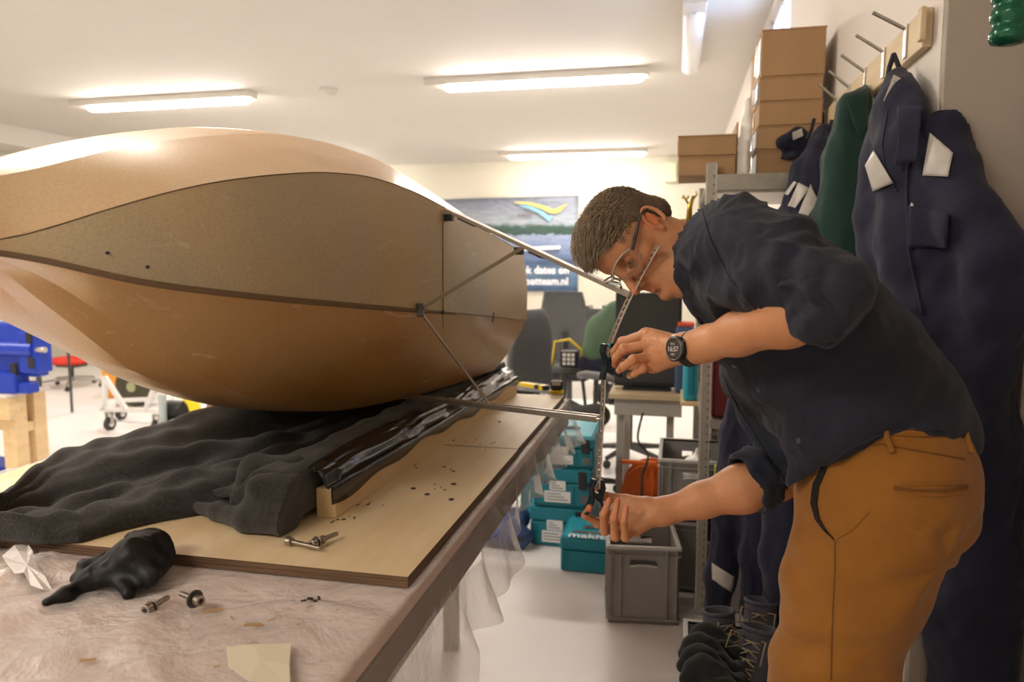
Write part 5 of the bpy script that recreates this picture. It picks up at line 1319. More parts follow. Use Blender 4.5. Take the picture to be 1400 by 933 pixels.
# ================================================================ hanging workwear
m_navy = mat('navy_workwear', (.008,.009,.027), .85, c2=(.013,.014,.038), scale=9, bump=.5, bscale=350, sheen=.08)
m_green = mat('green_workwear', (.004,.030,.023), .85, c2=(.006,.040,.030), scale=9, bump=.4, bscale=350, sheen=.15)
m_refl = mat('reflective_tape', (.50,.46,.42), .45, c2=(.56,.52,.47), scale=40); m_loop = mat('loop_dark', (.02,.02,.03), .8)
def surf_patch(bv, quad, m, parent, name='reflective_patch', n=10, off=.003):
    a, b_, c, d = [np.array(q, float) for q in quad]; rings = []
    for i in range(n+1):
        r = []
        for j in range(n+1):
            u, v = i/n, j/n; q = (a*(1-u)+b_*u)*(1-v)+(d*(1-u)+c*u)*v
            p, _ = on_surf(bv, q[0], q[1], off)
            if p is None: break
            r.append(p-ray(q[0], q[1]).normalized()*off)
        if len(r) == n+1: rings.append(r)
    if len(rings) > 1: return MB().loft(rings, closed=False).build(name, m, parent, smooth='all', solid=.001)
def garment(name, label, cat, lo, hi, build, m, seed, amp=.008, h=.0085, group='hanging workwear', fold=(1,1,.25), freq=6):
    f = Field(lo, hi, h); build(f)
    f.D = np.maximum(f.D, (f.ax[0][:, None, None]-np.where(f.ax[1] > SY-.04, WX-.028, NX-.03)[None, :, None])).astype(np.float32)
    f.D = np.maximum(f.D, lo[2]+2.2*h-f.ax[2][None, None, :]).astype(np.float32)
    if hi[1] > 2.9: f.D = np.where(f.ax[2][None, None, :] < SZ[0]+.07, np.maximum(f.D, f.ax[1][None, :, None]-2.885), f.D).astype(np.float32)
    root = thing(name, label, cat, ((lo[0]+hi[0])/2, (lo[1]+hi[1])/2, lo[2]), group=group)
    o = sdf_mesh('cloth', [f.verts_faces()], m, root, disp=lambda V, N: amp*waves(V, 6, freq, seed, fold)+amp*.45*waves(V, 5, freq*2.4, seed+1, fold), smooth=1)
    return root, o, bvh_of(o)
# near coverall
def b1(f):
    f.chain([J(1226,112,2.02), J(1235,150,1.98), J(1262,215,1.92)], [.035,.065,.100], .04)
    f.chain([J(1262,215,1.92), J(1270,330,1.90), J(1285,460,1.88), J(1310,640,1.87), J(1318,830,1.86), J(1318,1010,1.84)], [.095,.105,.115,.115,.105,.09], .05)
    f.chain([J(1240,180,2.02), J(1245,330,2.02), J(1270,520,2.0), J(1290,700,1.98)], [.07,.09,.10,.10], .05)
    f.cone(J(1245,140,1.97), J(1275,178,1.90), .05, .075, .05); f.chain([J(1222,150,2.06), J(1207,215,2.06), J(1197,300,2.05), J(1195,375,2.04)], [.050,.050,.044,.036], .03)
    f.chain([J(1275,165,1.88), J(1300,230,1.82), J(1330,300,1.76), J(1362,348,1.72)], [.050,.055,.060,.056], .03)
    f.chain([J(1362,348,1.72), J(1358,420,1.74), J(1352,490,1.76)], [.060,.062,.055], .03)
    f.chain([J(1330,340,1.84), J(1330,600,1.80), J(1345,800,1.78), J(1340,1000,1.78)], [.08,.08,.08,.07], .05)
g1, o1, v1 = garment('coverall', 'large navy coverall with silver shoulder patches hanging nearest the camera', 'coverall', (.18,1.55,.25), (.80,2.20,2.10), b1, m_navy, 101, .010)
surf_patch(v1, [(1196,206),(1222,250),(1195,262),(1184,226)], m_refl, g1); surf_patch(v1, [(1272,182),(1303,210),(1297,242),(1263,240)], m_refl, g1)
surf_patch(v1, [(1233,150),(1262,150),(1260,222),(1227,226)], m_navy, g1, 'lapel', off=.014)
surf_patch(v1, [(1243,282),(1300,292),(1297,338),(1243,338)], m_navy, g1, 'chest_pocket', off=.006)
surf_patch(v1, [(1247,277),(1250,281),(1248,286),(1244,284)], m_refl, g1, 'badge', 3)
lp = [J(1222,74,2.05), J(1216,92,2.04), J(1213,112,2.02)]; lp2 = [J(1222,74,2.05), J(1229,92,2.03), J(1234,112,2.01)]
MB().tube(lp, .006).build('hanging_loop', m_loop, g1, smooth='all'); MB().tube(lp2, .006).build('hanging_loop', m_loop, g1, smooth='all')
q = [Vector(J(a, b_, 1.925)) for a, b_ in ((1222,102),(1233,108),(1229,142),(1208,138))]
lb_ = MB().prism(q, (.0, .002, 0)).build('care_label', mat('label_cloth', (.62,.58,.52), .7), g1)
for k in range(4):
    MB().bar(q[3].lerp(q[0], .25+.17*k)+Vector((.006,-.001,0)), q[2].lerp(q[1], .25+.17*k)+Vector((-.008,-.001,0)), .0015, .0006, (0,1,0)).build('print_line', m_dash, lb_)
surf_line('zip_flap', v1, [(1243,180),(1240,260),(1243,345),(1262,430)], .004, m_navy, g1, 30); surf_line('seam', v1, [(1214,150),(1206,200),(1213,245),(1228,262)], .0025, m_loop, g1, 20)
# green jacket
def b2(f):
    f.chain([J(1190,120,2.42), J(1178,150,2.40), J(1165,220,2.38), J(1160,320,2.36), J(1165,480,2.34)], [.020,.050,.075,.090,.09], .04)
    f.chain([J(1160,145,2.36), J(1150,200,2.34), J(1140,300,2.33), J(1140,470,2.32)], [.035,.035,.050,.055], .03)
    f.chain([J(1185,135,2.45), J(1185,250,2.44), J(1190,450,2.42)], [.03,.05,.06], .03)
g2, o2, v2 = garment('jacket', 'dark green work jacket hanging beside the near navy coverall', 'jacket', (.14,2.15,.95), (.60,2.62,2.10), b2, m_green, 111, .009)
surf_patch(v2, [(1155,133),(1192,118),(1186,165),(1172,190)], m_green, g2, 'collar', off=.010)
MB().tube([J(1196,98,2.46), J(1196,112,2.44), J(1192,122,2.42)], .005).build('hanging_loop', m_loop, g2)
# three bunched navy coveralls further along
def b3(f):
    f.chain([J(1128,178,2.85), J(1120,200,2.82), J(1108,240,2.78), J(1100,300,2.75), J(1110,420,2.7)], [.022,.040,.065,.085,.09], .03)
g3, o3, v3 = garment('coverall', 'navy coverall with silver bands bunched right behind the green jacket', 'coverall', (.10,2.55,.95), (.60,3.02,2.10), b3, m_navy, 121, .012, fold=(1,1,.4), freq=9)
def b4(f):
    f.chain([J(1098,178,3.08), J(1090,200,3.04), J(1080,240,3.0), J(1072,300,2.96)], [.025,.045,.055,.06], .03)
    f.chain([J(1090,190,3.0), J(1072,195,2.98)], [.04,.03], .03)
g4, o4, v4 = garment('coverall', 'navy coverall with a silver hood band, furthest along the rail', 'coverall', (.06,2.84,1.2), (.60,3.25,2.15), b4, m_navy, 131, .010, fold=(1,1,.4), freq=9)
surf_patch(v3, [(1108,252),(1118,275),(1105,296),(1092,292)], m_refl, g3); surf_patch(v3, [(1092,250),(1106,258),(1088,285),(1078,282)], m_refl, g3); surf_patch(v3, [(1080,246),(1090,250),(1078,268),(1066,262)], m_refl, g3)
surf_patch(v4, [(1062,250),(1088,225),(1082,242),(1066,262)], m_refl, g4); surf_patch(v4, [(1083,182),(1096,176),(1098,186),(1084,192)], m_refl, g4)
for (a, b_, y, gg) in ((1113,163,2.95,g4), (1137,165,2.9,g3)): MB().tube([J(a, b_, y), J(a-4, b_+16, y-.02), J(a-10, b_+28, y-.04)], .007).build('hanging_loop', m_loop, gg)
# trouser legs hanging down behind his arm
def b5(f):
    f.chain([J(1035,500,2.62), J(1015,600,2.62), J(1000,700,2.62), J(985,790,2.60), J(978,835,2.60)], [.075,.075,.060,.050,.045], .03)
    f.chain([J(1060,500,2.56), J(1050,640,2.55), J(1040,760,2.53), J(1035,830,2.52)], [.085,.075,.065,.055], .03)
g5, o5, v5 = garment('coverall', 'navy coverall legs with a silver band hanging behind the lower arm', 'coverall', (-.02,2.38,.12), (.56,2.80,1.25), b5, m_navy, 141, .009, fold=(1,1,.12), freq=9)
surf_patch(v5, [(974,770),(1008,792),(1003,812),(974,792)], m_refl, g5)
def b6(f):
    f.chain([J(1085,500,2.36), J(1085,640,2.35), J(1078,760,2.33), J(1072,850,2.32)], [.10,.10,.08,.06], .03)
    f.chain([J(1140,560,2.30), J(1150,700,2.28), J(1150,900,2.26)], [.11,.11,.09], .03)
    f.chain([J(1200,560,2.24), J(1220,700,2.22), J(1230,900,2.20)], [.10,.10,.09], .03)
g6, o6, v6 = garment('coverall', 'plain navy coverall legs hanging right behind the trousers', 'coverall', (.10,2.12,.24), (.56,2.58,1.25), b6, m_navy, 151, .009, fold=(1,1,.12), freq=8)
# green ribbed glass thing at the upper right edge
q = P(1384, 25, Y=1.35); t = thing('lantern', 'dark green ribbed lantern hanging at the top right edge of the photo', 'lantern', (q.x, q.y, q.z-.04)); m_gg = mat('green_glass', (.01,.10,.05), .15, .3)
g = MB(); r = []
for i in range(33):
    zz_ = q.z-.04+i*.004; rr = .026+.006*abs(math.sin(i*.42))-(0.012 if i < 1 else 0); r.append([(q.x+rr*math.cos(2*math.pi*j/24), q.y+rr*math.sin(2*math.pi*j/24), zz_) for j in range(24)])
g.loft(r, cap=True); g.build('ribbed_body', m_gg, t, smooth='all')
MB().cyl((q.x, q.y, q.z+.088), (q.x, q.y, q.z+.105), .015).build('cap', m_black, t, smooth=True)
MB().tube([(q.x, q.y, q.z+.10), (q.x+.02, q.y, q.z+.16), (NX-.001, q.y, q.z+.18)], .004).build('bracket', m_steel, t, smooth='all')
# ================================================================ crate of boots
cz = .20; A0 = P(934, 846, Z=cz); 
crate('grey_crate', 'grey crate full of work boots on the floor under the hanging coveralls', (A0.x+.20, A0.y-.30), .40, .60, cz, 0, 0, holes=False)
m_boot = mat('navy_grey_boot', (.075,.070,.095), .75, c2=(.055,.05,.07), scale=20, bump=.3); m_lace = mat('boot_lace', (.34,.27,.16), .7); m_acc = mat('boot_accent', (.60,.38,.12), .5); m_blk = mat('black_suede', (.010,.012,.012), .9, sheen=.08, bump=.8, bscale=160)
def boot(px, py, Y, rz, tilt, label, m=m_boot, lace=True, s=1.0):
    o = Vector(J(px, py, Y)); M = Matrix.Translation(o) @ Matrix.Rotation(rz, 4, 'Z') @ Matrix.Rotation(tilt, 4, 'Y') @ Matrix.Scale(s, 4)
    f = Field((-.11, -.07, -.17), (.20, .07, .06), .0048)
    f.cone((0, 0, .02), (0, 0, -.09), .048, .044, .02).cone((0, 0, -.10), (.13, 0, -.125), .044, .040, .03).cone((0,0,-.04), (.06, 0, -.09), .04, .036, .03).cone((-.015, 0, -.13), (-.01, 0, -.12), .042, .042, .02)
    f.cone((0, 0, .08), (0, 0, -.03), .036, .032, .006, sub=True)
    f.D = np.maximum(f.D, -.152-f.ax[2][None, None, :]).astype(np.float32); f.D = np.maximum(f.D, f.ax[2][None, None, :]-.042).astype(np.float32)
    t = thing('work_boot', label, 'boot', tuple(o), group='boots in the crate')
    def put(ob): ob.data.transform(M); adopt(ob, t); return ob
    put(sdf_mesh('upper', [f.verts_faces()], m, None, disp=lambda V, N: .0012*waves(V, 5, 18, 12)))
    g = MB(); g.tube([(.046*math.cos(a), .046*math.sin(a), .042) for a in np.linspace(0, 2*math.pi, 25)], .0065, 8, cap=False); put(g.build('padded_collar', m, None, smooth='all'))
    g = MB(); ps = [(.055+.125*math.cos(a), .046*math.sin(a), -.165) for a in np.linspace(0, 2*math.pi, 28)[:-1]]; g.prism(ps, (0,0,.020)); put(g.build('sole', m_sole, None))
    if lace:
        g = MB()
        for k in range(5):
            x, z = .052+.014*k, .012-.020*k
            g.tube([(x-.012, -.022, z), (x+.004, 0, z+.002), (x, .022, z-.012)], .0022, 5); g.tube([(x-.012, .022, z), (x+.005, 0, z+.003), (x, -.022, z-.012)], .0022, 5)
        g.tube([(.045, -.02, .02), (.075, -.05, .035), (.09, -.055, -.01), (.07, -.03, .0)], .0022, 5); g.tube([(.045, .02, .02), (.085, .045, .03), (.095, .04, -.03)], .0022, 5)
        put(g.build('laces', m_lace, None, smooth='all'))
        put(MB().box((-.047, 0, .005), (.006,.02,.05)).build('pull_tab', m_acc, None, .002))
    return t
boot(984, 856, 2.12, R_(-60), R_(-12), 'grey navy boot with yellow heel tab at the far end of the crate', s=.95)
boot(1036, 882, 1.98, R_(-115), R_(-15), 'grey boot with beige laces beside the trouser leg')
boot(1040, 842, 2.26, R_(-100), R_(-12), 'dark boot with looped laces behind the two paler boots')
def slip(px, py, Y, k, label):
    o = Vector(J(px, py, Y)); f = Field(tuple(o-Vector((.13,.09,.05))), tuple(o+Vector((.13,.09,.06))), .005)
    f.chain([tuple(o+Vector((-.075+.02*i, -.0+.03*math.sin(i*.9), .018*math.sin(i*.75)))) for i in range(8)], [.018,.026,.030,.030,.030,.028,.024,.016], .01)
    f.cone(tuple(o+Vector((-.04,-.02,.04))), tuple(o+Vector((.04,-.01,.045))), .018, .018, .006, sub=True)
    tag(sdf_mesh('black_overshoe', [f.verts_faces()], m_blk, None, disp=lambda V, N: .003*waves(V, 5, 14, 60+k)), label, 'overshoe', 'black overshoes in the crate')
for k, (a, b_, Y, lb) in enumerate(((986,884,1.97,'black suede overshoe uppermost in its heap, just below the yellow tabbed boot'), (976,900,1.88,'second black overshoe from the top of the heap in the crate'), (976,917,1.80,'black overshoe in the middle of the heap in the crate'), (982,934,1.73,'black overshoe lowest in the photo, at the near end of the crate'))): slip(a, b_, Y, k, lb)
# ================================================================ far left: bench, vise, stool, trolley
m_blue = mat('royal_blue_paint', (.012,.045,.42), .35); m_redf = mat('red_fabric', (.62,.035,.02), .7); m_dark = mat('dark_grey_metal', (.08,.078,.075), .45, .4); m_cast = mat('caster_black', (.03,.03,.03), .5)
YL = 3.6; zt = P(25, 541, Y=YL).z; xr_ = P(12, 560, Y=YL).x
t = thing('wooden_bench', 'rough pine work trestle at the left edge carrying the blue vise', 'bench', (xr_-.5, YL+.2, 0))
MB().bb((xr_-1.1, YL-.02, zt-.018), (xr_+.005, YL+.30, zt)).build('top_board', mat('white_board', (.72,.66,.60), .5), t, .002)
MB().bb((xr_-1.1, YL, zt-.16), (xr_, YL+.045, zt-.019)).build('front_rail', m_pine, t, .003)
for x in (xr_-.11, xr_-1.1):
    for y in (YL+.046, YL+.19): MB().bb((x, y, 0), (x+.10, y+.09, zt-.019)).build('leg', m_pine, t, .003)
MB().bb((xr_-1.1, YL+.14, zt-.26), (xr_-.02, YL+.28, zt-.20)).build('lower_shelf', m_pine, t, .003)
for i, (a, b_) in enumerate(((22,563),(30,558),(20,570),(35,572))): q = P(a, b_, Y=YL-.001); MB().cyl(q, q-Vector((0,.003,0)), .006, n=10).build('screw', m_steel, t)
t = thing('bench_vise', 'big royal blue bench vise on the pine trestle at the left edge', 'vise', (xr_-.3, YL+.2, zt))
def vb(px0, py0, px1, py1, y0, y1, nm='body_block', m=m_blue, bev=.012):
    a = P(px0, py1, Y=YL); b_ = P(px1, py0, Y=YL); return MB().bb((a.x, YL+y0, max(a.z, zt+.001)), (b_.x, YL+y0+(y1-y0)*.4, b_.z)).build(nm, m, t, bev)
vb(-60, 444, 28, 470, .06, .34, 'top_casting'); vb(18, 455, 38, 512, .04, .36, 'jaw_block'); vb(-60, 470, 33, 515, .08, .30, 'main_casting'); vb(-60, 512, 15, 545, .02, .30, 'base'); vb(15, 525, 30, 545, .04, .26, 'base_foot')
a = P(-20, 478, Y=YL); b_ = P(36, 478, Y=YL); MB().cyl((a.x, YL+.06, a.z), (b_.x, YL+.06, a.z), .045, n=24).build('screw_barrel', m_blue, t, smooth=True)
c_ = P(50, 478, Y=YL); MB().cyl((b_.x, YL+.06, a.z), (c_.x+.0, YL+.06, a.z), .018).build('screw_shaft', m_alu, t, smooth=True)
for px, py0, py1 in ((33,455,470), (36,490,505), (12,498,515)):
    p0 = P(px-4, py1, Y=YL); p1 = P(px+3, py0, Y=YL); MB().bb((p0.x, YL+.030, p0.z), (p1.x, YL+.045, p1.z)).build('recess', m_black, t, .003)
p0 = P(4, 436, Y=YL+.5); tag(MB().bb((p0.x-.4, YL+.42, zt+.001), (p0.x+.03, YL+.49, p0.z)).build('light_panel', mat('pale_blue_panel', (.45,.60,.75), .4), None, .004), 'pale blue panel upright behind the vise at the left edge', 'panel')
q = P(5, 648, Y=3.9); tag(MB().bb((q.x-.3, 3.85, .002), (q.x+.06, 4.1, q.z+.06)).build('blue_box', m_blue, None, .02), 'blue box on the floor under the pine trestle', 'box')
def star_base(t, c, r, zc, n=5, m=None, ph=.3, caster=.025):
    for k in range(n):
        a = ph+2*math.pi*k/n; e = Vector((c[0]+r*math.cos(a), c[1]+r*math.sin(a), zc))
        o = MB().tube([(c[0], c[1], zc+.04), tuple(e+Vector((0,0,.012)))], [.022,.014], 8).build('base_arm', m or m_dark, t, smooth=True)
        MB().cyl(e+Vector((-.012,0,-zc+caster)), e+Vector((.012,0,-zc+caster)), caster, n=16).build('caster', m_cast, o, smooth=True)
        MB().cyl(e, e+Vector((0,0,-zc+caster+.004)), .008).build('caster_stem', m_cast, o)
YR = 7.0; c = P(97, 500, Y=YR); zsr = P(97, 493, Y=YR).z
t = thing('swivel_chair', 'red upholstered swivel chair with grey star base by the far left wall', 'chair', (c.x, YR, 0))
g = MB(); g.sphere((c.x, YR, zsr), .25, 24, 10, (1,1,.20)); g.build('seat', m_redf, t, smooth='all')
g = MB(); g.loft([[(c.x+.02+dx, YR+.23+dy, zsr+.04+z_) for dx, dy in ((-w_,0),(w_,0),(w_*.96,.05),(-w_*.96,.05))] for z_, w_ in ((.06,.12),(.15,.19),(.35,.2),(.45,.14))], cap=True); g.build('backrest', m_redf, t, .02)
MB().bar((c.x, YR+.1, zsr-.05), (c.x+.02, YR+.29, zsr+.2), .05, .012).build('back_bar', m_dark, t)
MB().cyl((c.x, YR, .08), (c.x, YR, zsr-.04), .028).build('gas_column', m_dark, t, smooth=True)
MB().bb((c.x-.12, YR-.09, zsr-.07), (c.x+.14, YR+.09, zsr-.045)).build('mechanism', m_dark, t)
star_base(t, (c.x, YR), .32, .07, m=mat('silver_grey', (.42,.40,.38), .4, .5))
# black side table behind the vise
q = P(66, 470, Y=5.6); t = thing('side_table', 'dark slim side table between the vise and the red chair', 'table', (q.x-.1, 5.6, 0)); zt2 = P(66, 467, Y=5.6).z
MB().bb((q.x-.32, 5.4, zt2-.03), (q.x+.06, 5.8, zt2)).build('table_top', mat('brown_top', (.10,.06,.04), .5), t, .003)
for x, y in ((q.x-.30,5.42), (q.x+.04,5.42), (q.x-.30,5.78), (q.x+.04,5.78)): MB().tube([(x, y, 0), (x, y, zt2-.03)], .012).build('leg', m_dark, t)
MB().tube([(q.x-.30,5.42,.45), (q.x-.12,5.42,.05)], .009).build('brace', m_dark, t)
q2 = P(63, 455, Y=5.6); tag(MB().sphere((q2.x-.02, 5.6, zt2+.075), .075, 16, 10, (1,1,1)).cyl((q2.x-.02,5.6,zt2+.001), (q2.x-.02,5.6,zt2+.02), .04).build('dark_pot', mat('brown_pot', (.09,.06,.045), .4), None, smooth='all'), 'round dark brown pot on the slim side table', 'pot')
# white trolley
YT = 5.2; pA = P(137, 562, Y=YT); pB = P(222, 564, Y=YT+.1); zf = pA.z
t = thing('trolley', 'white tubular trolley frame on casters on the floor behind the hull', 'trolley', ((pA.x+pB.x)/2, YT, 0))
W5 = lambda px, py, dy=0: P(px, py, Y=YT+dy)
for a, b_ in (((137,560),(222,562)), ((143,515),(143,560)), ((143,515),(172,560)), ((215,520),(200,560))):
    MB().bar(W5(*a), W5(*b_), .035, .035, (0,1,0)).build('frame_tube', m_white, t, .003)
for a, b_ in (((160,548),(235,545)), ((222,535),(200,553))): MB().bar(W5(*a, .4), W5(*b_, .4), .035, .035, (0,1,0)).build('frame_tube', m_white, t, .003)
MB().bar(W5(143,560), W5(160,548,.4), .035, .035, (0,0,1)).build('frame_tube', m_white, t); MB().bar(W5(215,562), W5(232,546,.4), .035, .035).build('frame_tube', m_white, t)
for px, dy in ((150,.02), (214,.02), (166,.4), (232,.4)):
    e = P(px, 575, Y=YT+dy); o = MB().cyl((e.x-.018, YT+dy, .055), (e.x+.018, YT+dy, .055), .055, n=24).build('caster', m_cast, t, smooth=True)
    MB().cyl((e.x-.02, YT+dy, .055), (e.x+.02, YT+dy, .055), .026).build('hub', m_white, o); MB().bb((e.x-.028, YT+dy-.02, .055), (e.x-.021, YT+dy+.02, zf-.01)).bb((e.x+.021, YT+dy-.02, .055), (e.x+.028, YT+dy+.02, zf-.01)).bb((e.x-.028, YT+dy-.02, zf-.022), (e.x+.028, YT+dy+.02, zf-.012)).build('fork', m_steel, o)
# other machines seen through the gap
q = P(186, 536, Y=6.2); t = thing('cable_drum', 'round dark olive drum behind the white trolley', 'drum', (q.x, 6.2, 0)); r_ = max(.1, q.z-.0)
MB().cyl((q.x, 6.15, .20), (q.x, 6.35, .20), .195, n=32).build('drum', mat('olive_dark', (.06,.055,.03), .5), t, smooth=True); MB().cyl((q.x, 6.13, .20), (q.x, 6.16, .20), .05).build('hub', mat('olive_hub', (.35,.36,.2), .5), t, smooth=True)
q = P(143, 508, Y=6.5); t = tag(MB().bb((q.x-.04, 6.5, 0), (q.x+.18, 6.8, q.z+.10)).build('orange_box', mat('orange_box', (.85,.36,.04), .5), None, .01), 'bright orange box left of the olive drum', 'box')
q = P(172, 522, Y=6.9); tag(MB().bb((q.x-.22, 6.85, 0), (q.x+.3, 7.2, q.z+.05)).build('grey_cabinet', mat('grey_cab', (.35,.35,.38), .5), None, .01), 'low grey cabinet behind the olive drum', 'cabinet')
q = P(240, 575, Y=4.9); t = thing('compressor', 'small black machine with yellow hose guard behind the blanket', 'machine', (q.x, 4.9, 0)); zq = P(240, 548, Y=4.9).z
MB().bb((q.x-.13, 4.8, .06), (q.x+.12, 5.1, .17)).build('base', m_dark, t, .01); MB().cyl((q.x-.10, 4.95, .26), (q.x+.05, 4.95, .26), .08, n=20).build('motor', m_black, t, smooth=True); MB().cyl((q.x-.07, 4.85, .19), (q.x-.07, 4.85, zq+.05), .03).build('filter', mat('pale_glass', (.45,.52,.52), .2), t, smooth=True)
for dx, dz in ((-.13,0),(.12,0)): MB().cyl((q.x+dx, 4.84, .055), (q.x+dx, 4.88, .055), .053).build('wheel', m_cast, t, smooth=True)
MB().box((q.x-.09, 4.79, .12), (.05,.01,.04)).build('control_plate', m_yel, t)
ya_, yb_ = P(252, 542, Y=4.9), P(283, 572, Y=4.9)
MB().tube([(ya_.x, 4.9, ya_.z+.04), ((ya_.x+yb_.x)/2-.02, 4.9, (ya_.z+yb_.z)/2+.03), (yb_.x, 4.9, .01)], .045, 12).build('yellow_tube', mat('bright_yellow', (.85,.68,.02), .4), t, smooth='all')
q = P(300, 560, Y=5.2); tag(MB().bb((q.x-.12, 5.2, 0), (q.x+.16, 5.5, q.z+.04)).build('cardboard_box', m_card, None, .004), 'low cardboard box on the floor beside the yellow tube', 'box')
# ================================================================ behind the bench: desks and office chairs
m_mesh = mat('grey_mesh_fabric', (.10,.10,.105), .8, c2=(.13,.13,.135), scale=60); m_arm = mat('armrest_grey', (.20,.19,.18), .5); m_seat = mat('black_seat_fabric', (.03,.03,.032), .9); m_desk = mat('beech_desk', (.62,.47,.30), .45, c2=(.55,.41,.25), scale=5, stretch=(.5,4,1)); m_deskedge = mat('desk_frame', (.45,.42,.38), .5)
def office_chair(label, c, seat_z, rz, back_h=.55, coat=None):
    t = thing('office_chair', label, 'chair', (c[0], c[1], 0), rz, 'grey office chairs')
    def loc(g, nm, m, bev=0, sm=False, par=None): o = g.build(nm, m, None, bev, sm); o.parent = par or t; return o
    f = Field((-.30,-.30,seat_z-.09), (.30,.30,seat_z+.06), .015); f.cone((-.14,-.12,seat_z-.02), (.14,-.12,seat_z-.02), .075, .075, .05).cone((-.14,.12,seat_z-.02), (.14,.12,seat_z-.02), .075, .075, .05).ell((0,0,seat_z-.015), (.24,.24,.055), k=.05)
    o = sdf_mesh('seat', [f.verts_faces()], m_seat, None); o.parent = t
    rings = []
    for k in range(9):
        u = k/8; w_ = .21+.03*math.sin(math.pi*u)-.03*u*u; y = .22+.07*u+.02*math.sin(u*6)
        rings.append([(w_*math.sin(a), y+.05*(1-math.cos(a)), seat_z+.10+back_h*u) for a in np.linspace(-1.1, 1.1, 11)]+[(w_*math.sin(a)*.98, y+.03+.05*(1-math.cos(a)), seat_z+.10+back_h*u) for a in np.linspace(1.1, -1.1, 11)])
    loc(MB().loft(rings, cap=True), 'backrest', m_mesh, 0, 'all')
    loc(MB().tube([(0, .05, seat_z-.07), (0, .24, seat_z-.05), (0, .31, seat_z+.12), (0, .33, seat_z+.35)], .022), 'back_spine', m_dark, 0, 'all')
    for s in (-1, 1):
        a = loc(MB().tube([(s*.12, 0, seat_z-.06), (s*.29, 0, seat_z-.03), (s*.30, 0, seat_z+.17)], .016), 'arm_post', m_dark, 0, 'all')
        loc(MB().tube([(s*.30, -.15, seat_z+.18), (s*.30, -.08, seat_z+.195), (s*.30, .08, seat_z+.195), (s*.30, .14, seat_z+.185)], [.018,.028,.028,.02]), 'armrest', m_arm, 0, 'all')
    loc(MB().cyl((0,0,.08), (0,0,seat_z-.06), .026), 'gas_column', m_dark, 0, True); loc(MB().bb((-.09,-.10,seat_z-.10), (.09,.10,seat_z-.06)), 'mechanism', m_dark, .01)
    for k in range(5):
        a = .4+2*math.pi*k/5; e = Vector((.31*math.cos(a), .31*math.sin(a), .07)); o = loc(MB().tube([(0,0,.10), tuple(e)], [.026,.016], 8), 'base_arm', m_dark, 0, True)
        loc(MB().cyl(e+Vector((-.014,0,-.043)), e+Vector((.014,0,-.043)), .027, n=16).cyl(e, e+Vector((0,0,-.04)), .008), 'caster', m_cast, 0, True, o)
    return t
cA = P(765, 640, Y=4.36); office_chair('dark office chair nearest the bench end, its back turned left with both armrests showing', (cA.x+.05, 4.36), .50, R_(62), .52)
cB = P(778, 560, Y=6.3); office_chair('grey mesh office chair further back, facing the far desk', (cB.x, 6.3), .50, R_(178), .58)
cC = P(856, 560, Y=5.2); tC = office_chair('office chair under the green jacket, close to the screen', (cC.x+.02, 5.25), .50, R_(150), .50)
# green jacket and navy cloth on chair C
def gj(f):
    c = (cC.x+.02, 5.25)
    f.chain([J(845,430,5.0), J(828,455,4.98), J(815,480,4.97)], [.10,.13,.10], .05).chain([J(838,445,5.15), J(838,490,5.12)], [.10,.10], .05)
f = Field((cC.x-.45, 4.78, .60), (cC.x+.45, 5.4, 1.30), .012); gj(f)
tag(sdf_mesh('jacket', [f.verts_faces()], mat('sage_green_cloth', (.085,.14,.085), .9, c2=(.10,.16,.10), scale=10, bump=.3), disp=lambda V, N: .010*waves(V, 6, 5, 201)), 'sage green jacket thrown over an office chair beside the screen', 'jacket', 'hanging workwear')
f = Field((cC.x-.45, 4.72, .45), (cC.x+.45, 5.35, .98), .012); f.chain([J(803,500,4.94), J(822,502,4.94)], [.075,.09], .05)
tag(sdf_mesh('navy_cloth', [f.verts_faces()], m_navy, disp=lambda V, N: .012*waves(V, 6, 6, 205)), 'navy cloth bunched below the sage green jacket', 'cloth')
# near desk with the big dark screen
YD = 3.95; zd = P(880, 540, Y=YD).z; xa, xb = P(832, 545, Y=YD).x, P(938, 545, Y=YD).x
t = thing('desk', 'beech topped desk under the big dark screen', 'desk', ((xa+xb)/2, YD+.4, 0))
MB().bb((xa, YD, zd-.03), (xb, YD+.75, zd)).build('desk_top', m_desk, t, .003)
MB().bb((xa+.03, YD+.02, zd-.12), (xb-.02, YD+.04, zd-.031)).build('modesty_panel', m_deskedge, t, .002)
for x in (xa+.06, xb-.08):
    for y in (YD+.08, YD+.66): MB().bb((x-.02, y-.02, 0), (x+.02, y+.02, zd-.031)).build('leg', m_deskedge, t, .002)
s0_, s1_ = P(842, 400, Y=YD+.2), P(930, 532, Y=YD+.2)
t = thing('display_screen', 'large dark display screen standing on the beech desk behind the hands', 'screen', ((s0_.x+s1_.x)/2, YD+.2, zd)); m_scr = mat('screen_glass', (.03,.029,.028), .25)
MB().bb((s0_.x, YD+.19, zd+.0125), (s1_.x, YD+.235, s0_.z)).build('bezel', m_black, t, .005); MB().bb((s0_.x+.015, YD+.186, zd+.035), (s1_.x-.015, YD+.1885, s0_.z-.015)).build('panel', m_scr, t)
MB().bb((s0_.x+.05, YD+.12, zd+.001), (s1_.x-.05, YD+.32, zd+.012)).bb(((s0_.x+s1_.x)/2-.04, YD+.236, zd+.012), ((s0_.x+s1_.x)/2+.04, YD+.26, zd+.2)).build('stand', m_black, t, .003)
q = P(936, 530, Y=YD+.1); t = thing('plastic_case', 'dark blue case with red handle beside the dark screen', 'case', (q.x, YD+.15, zd))
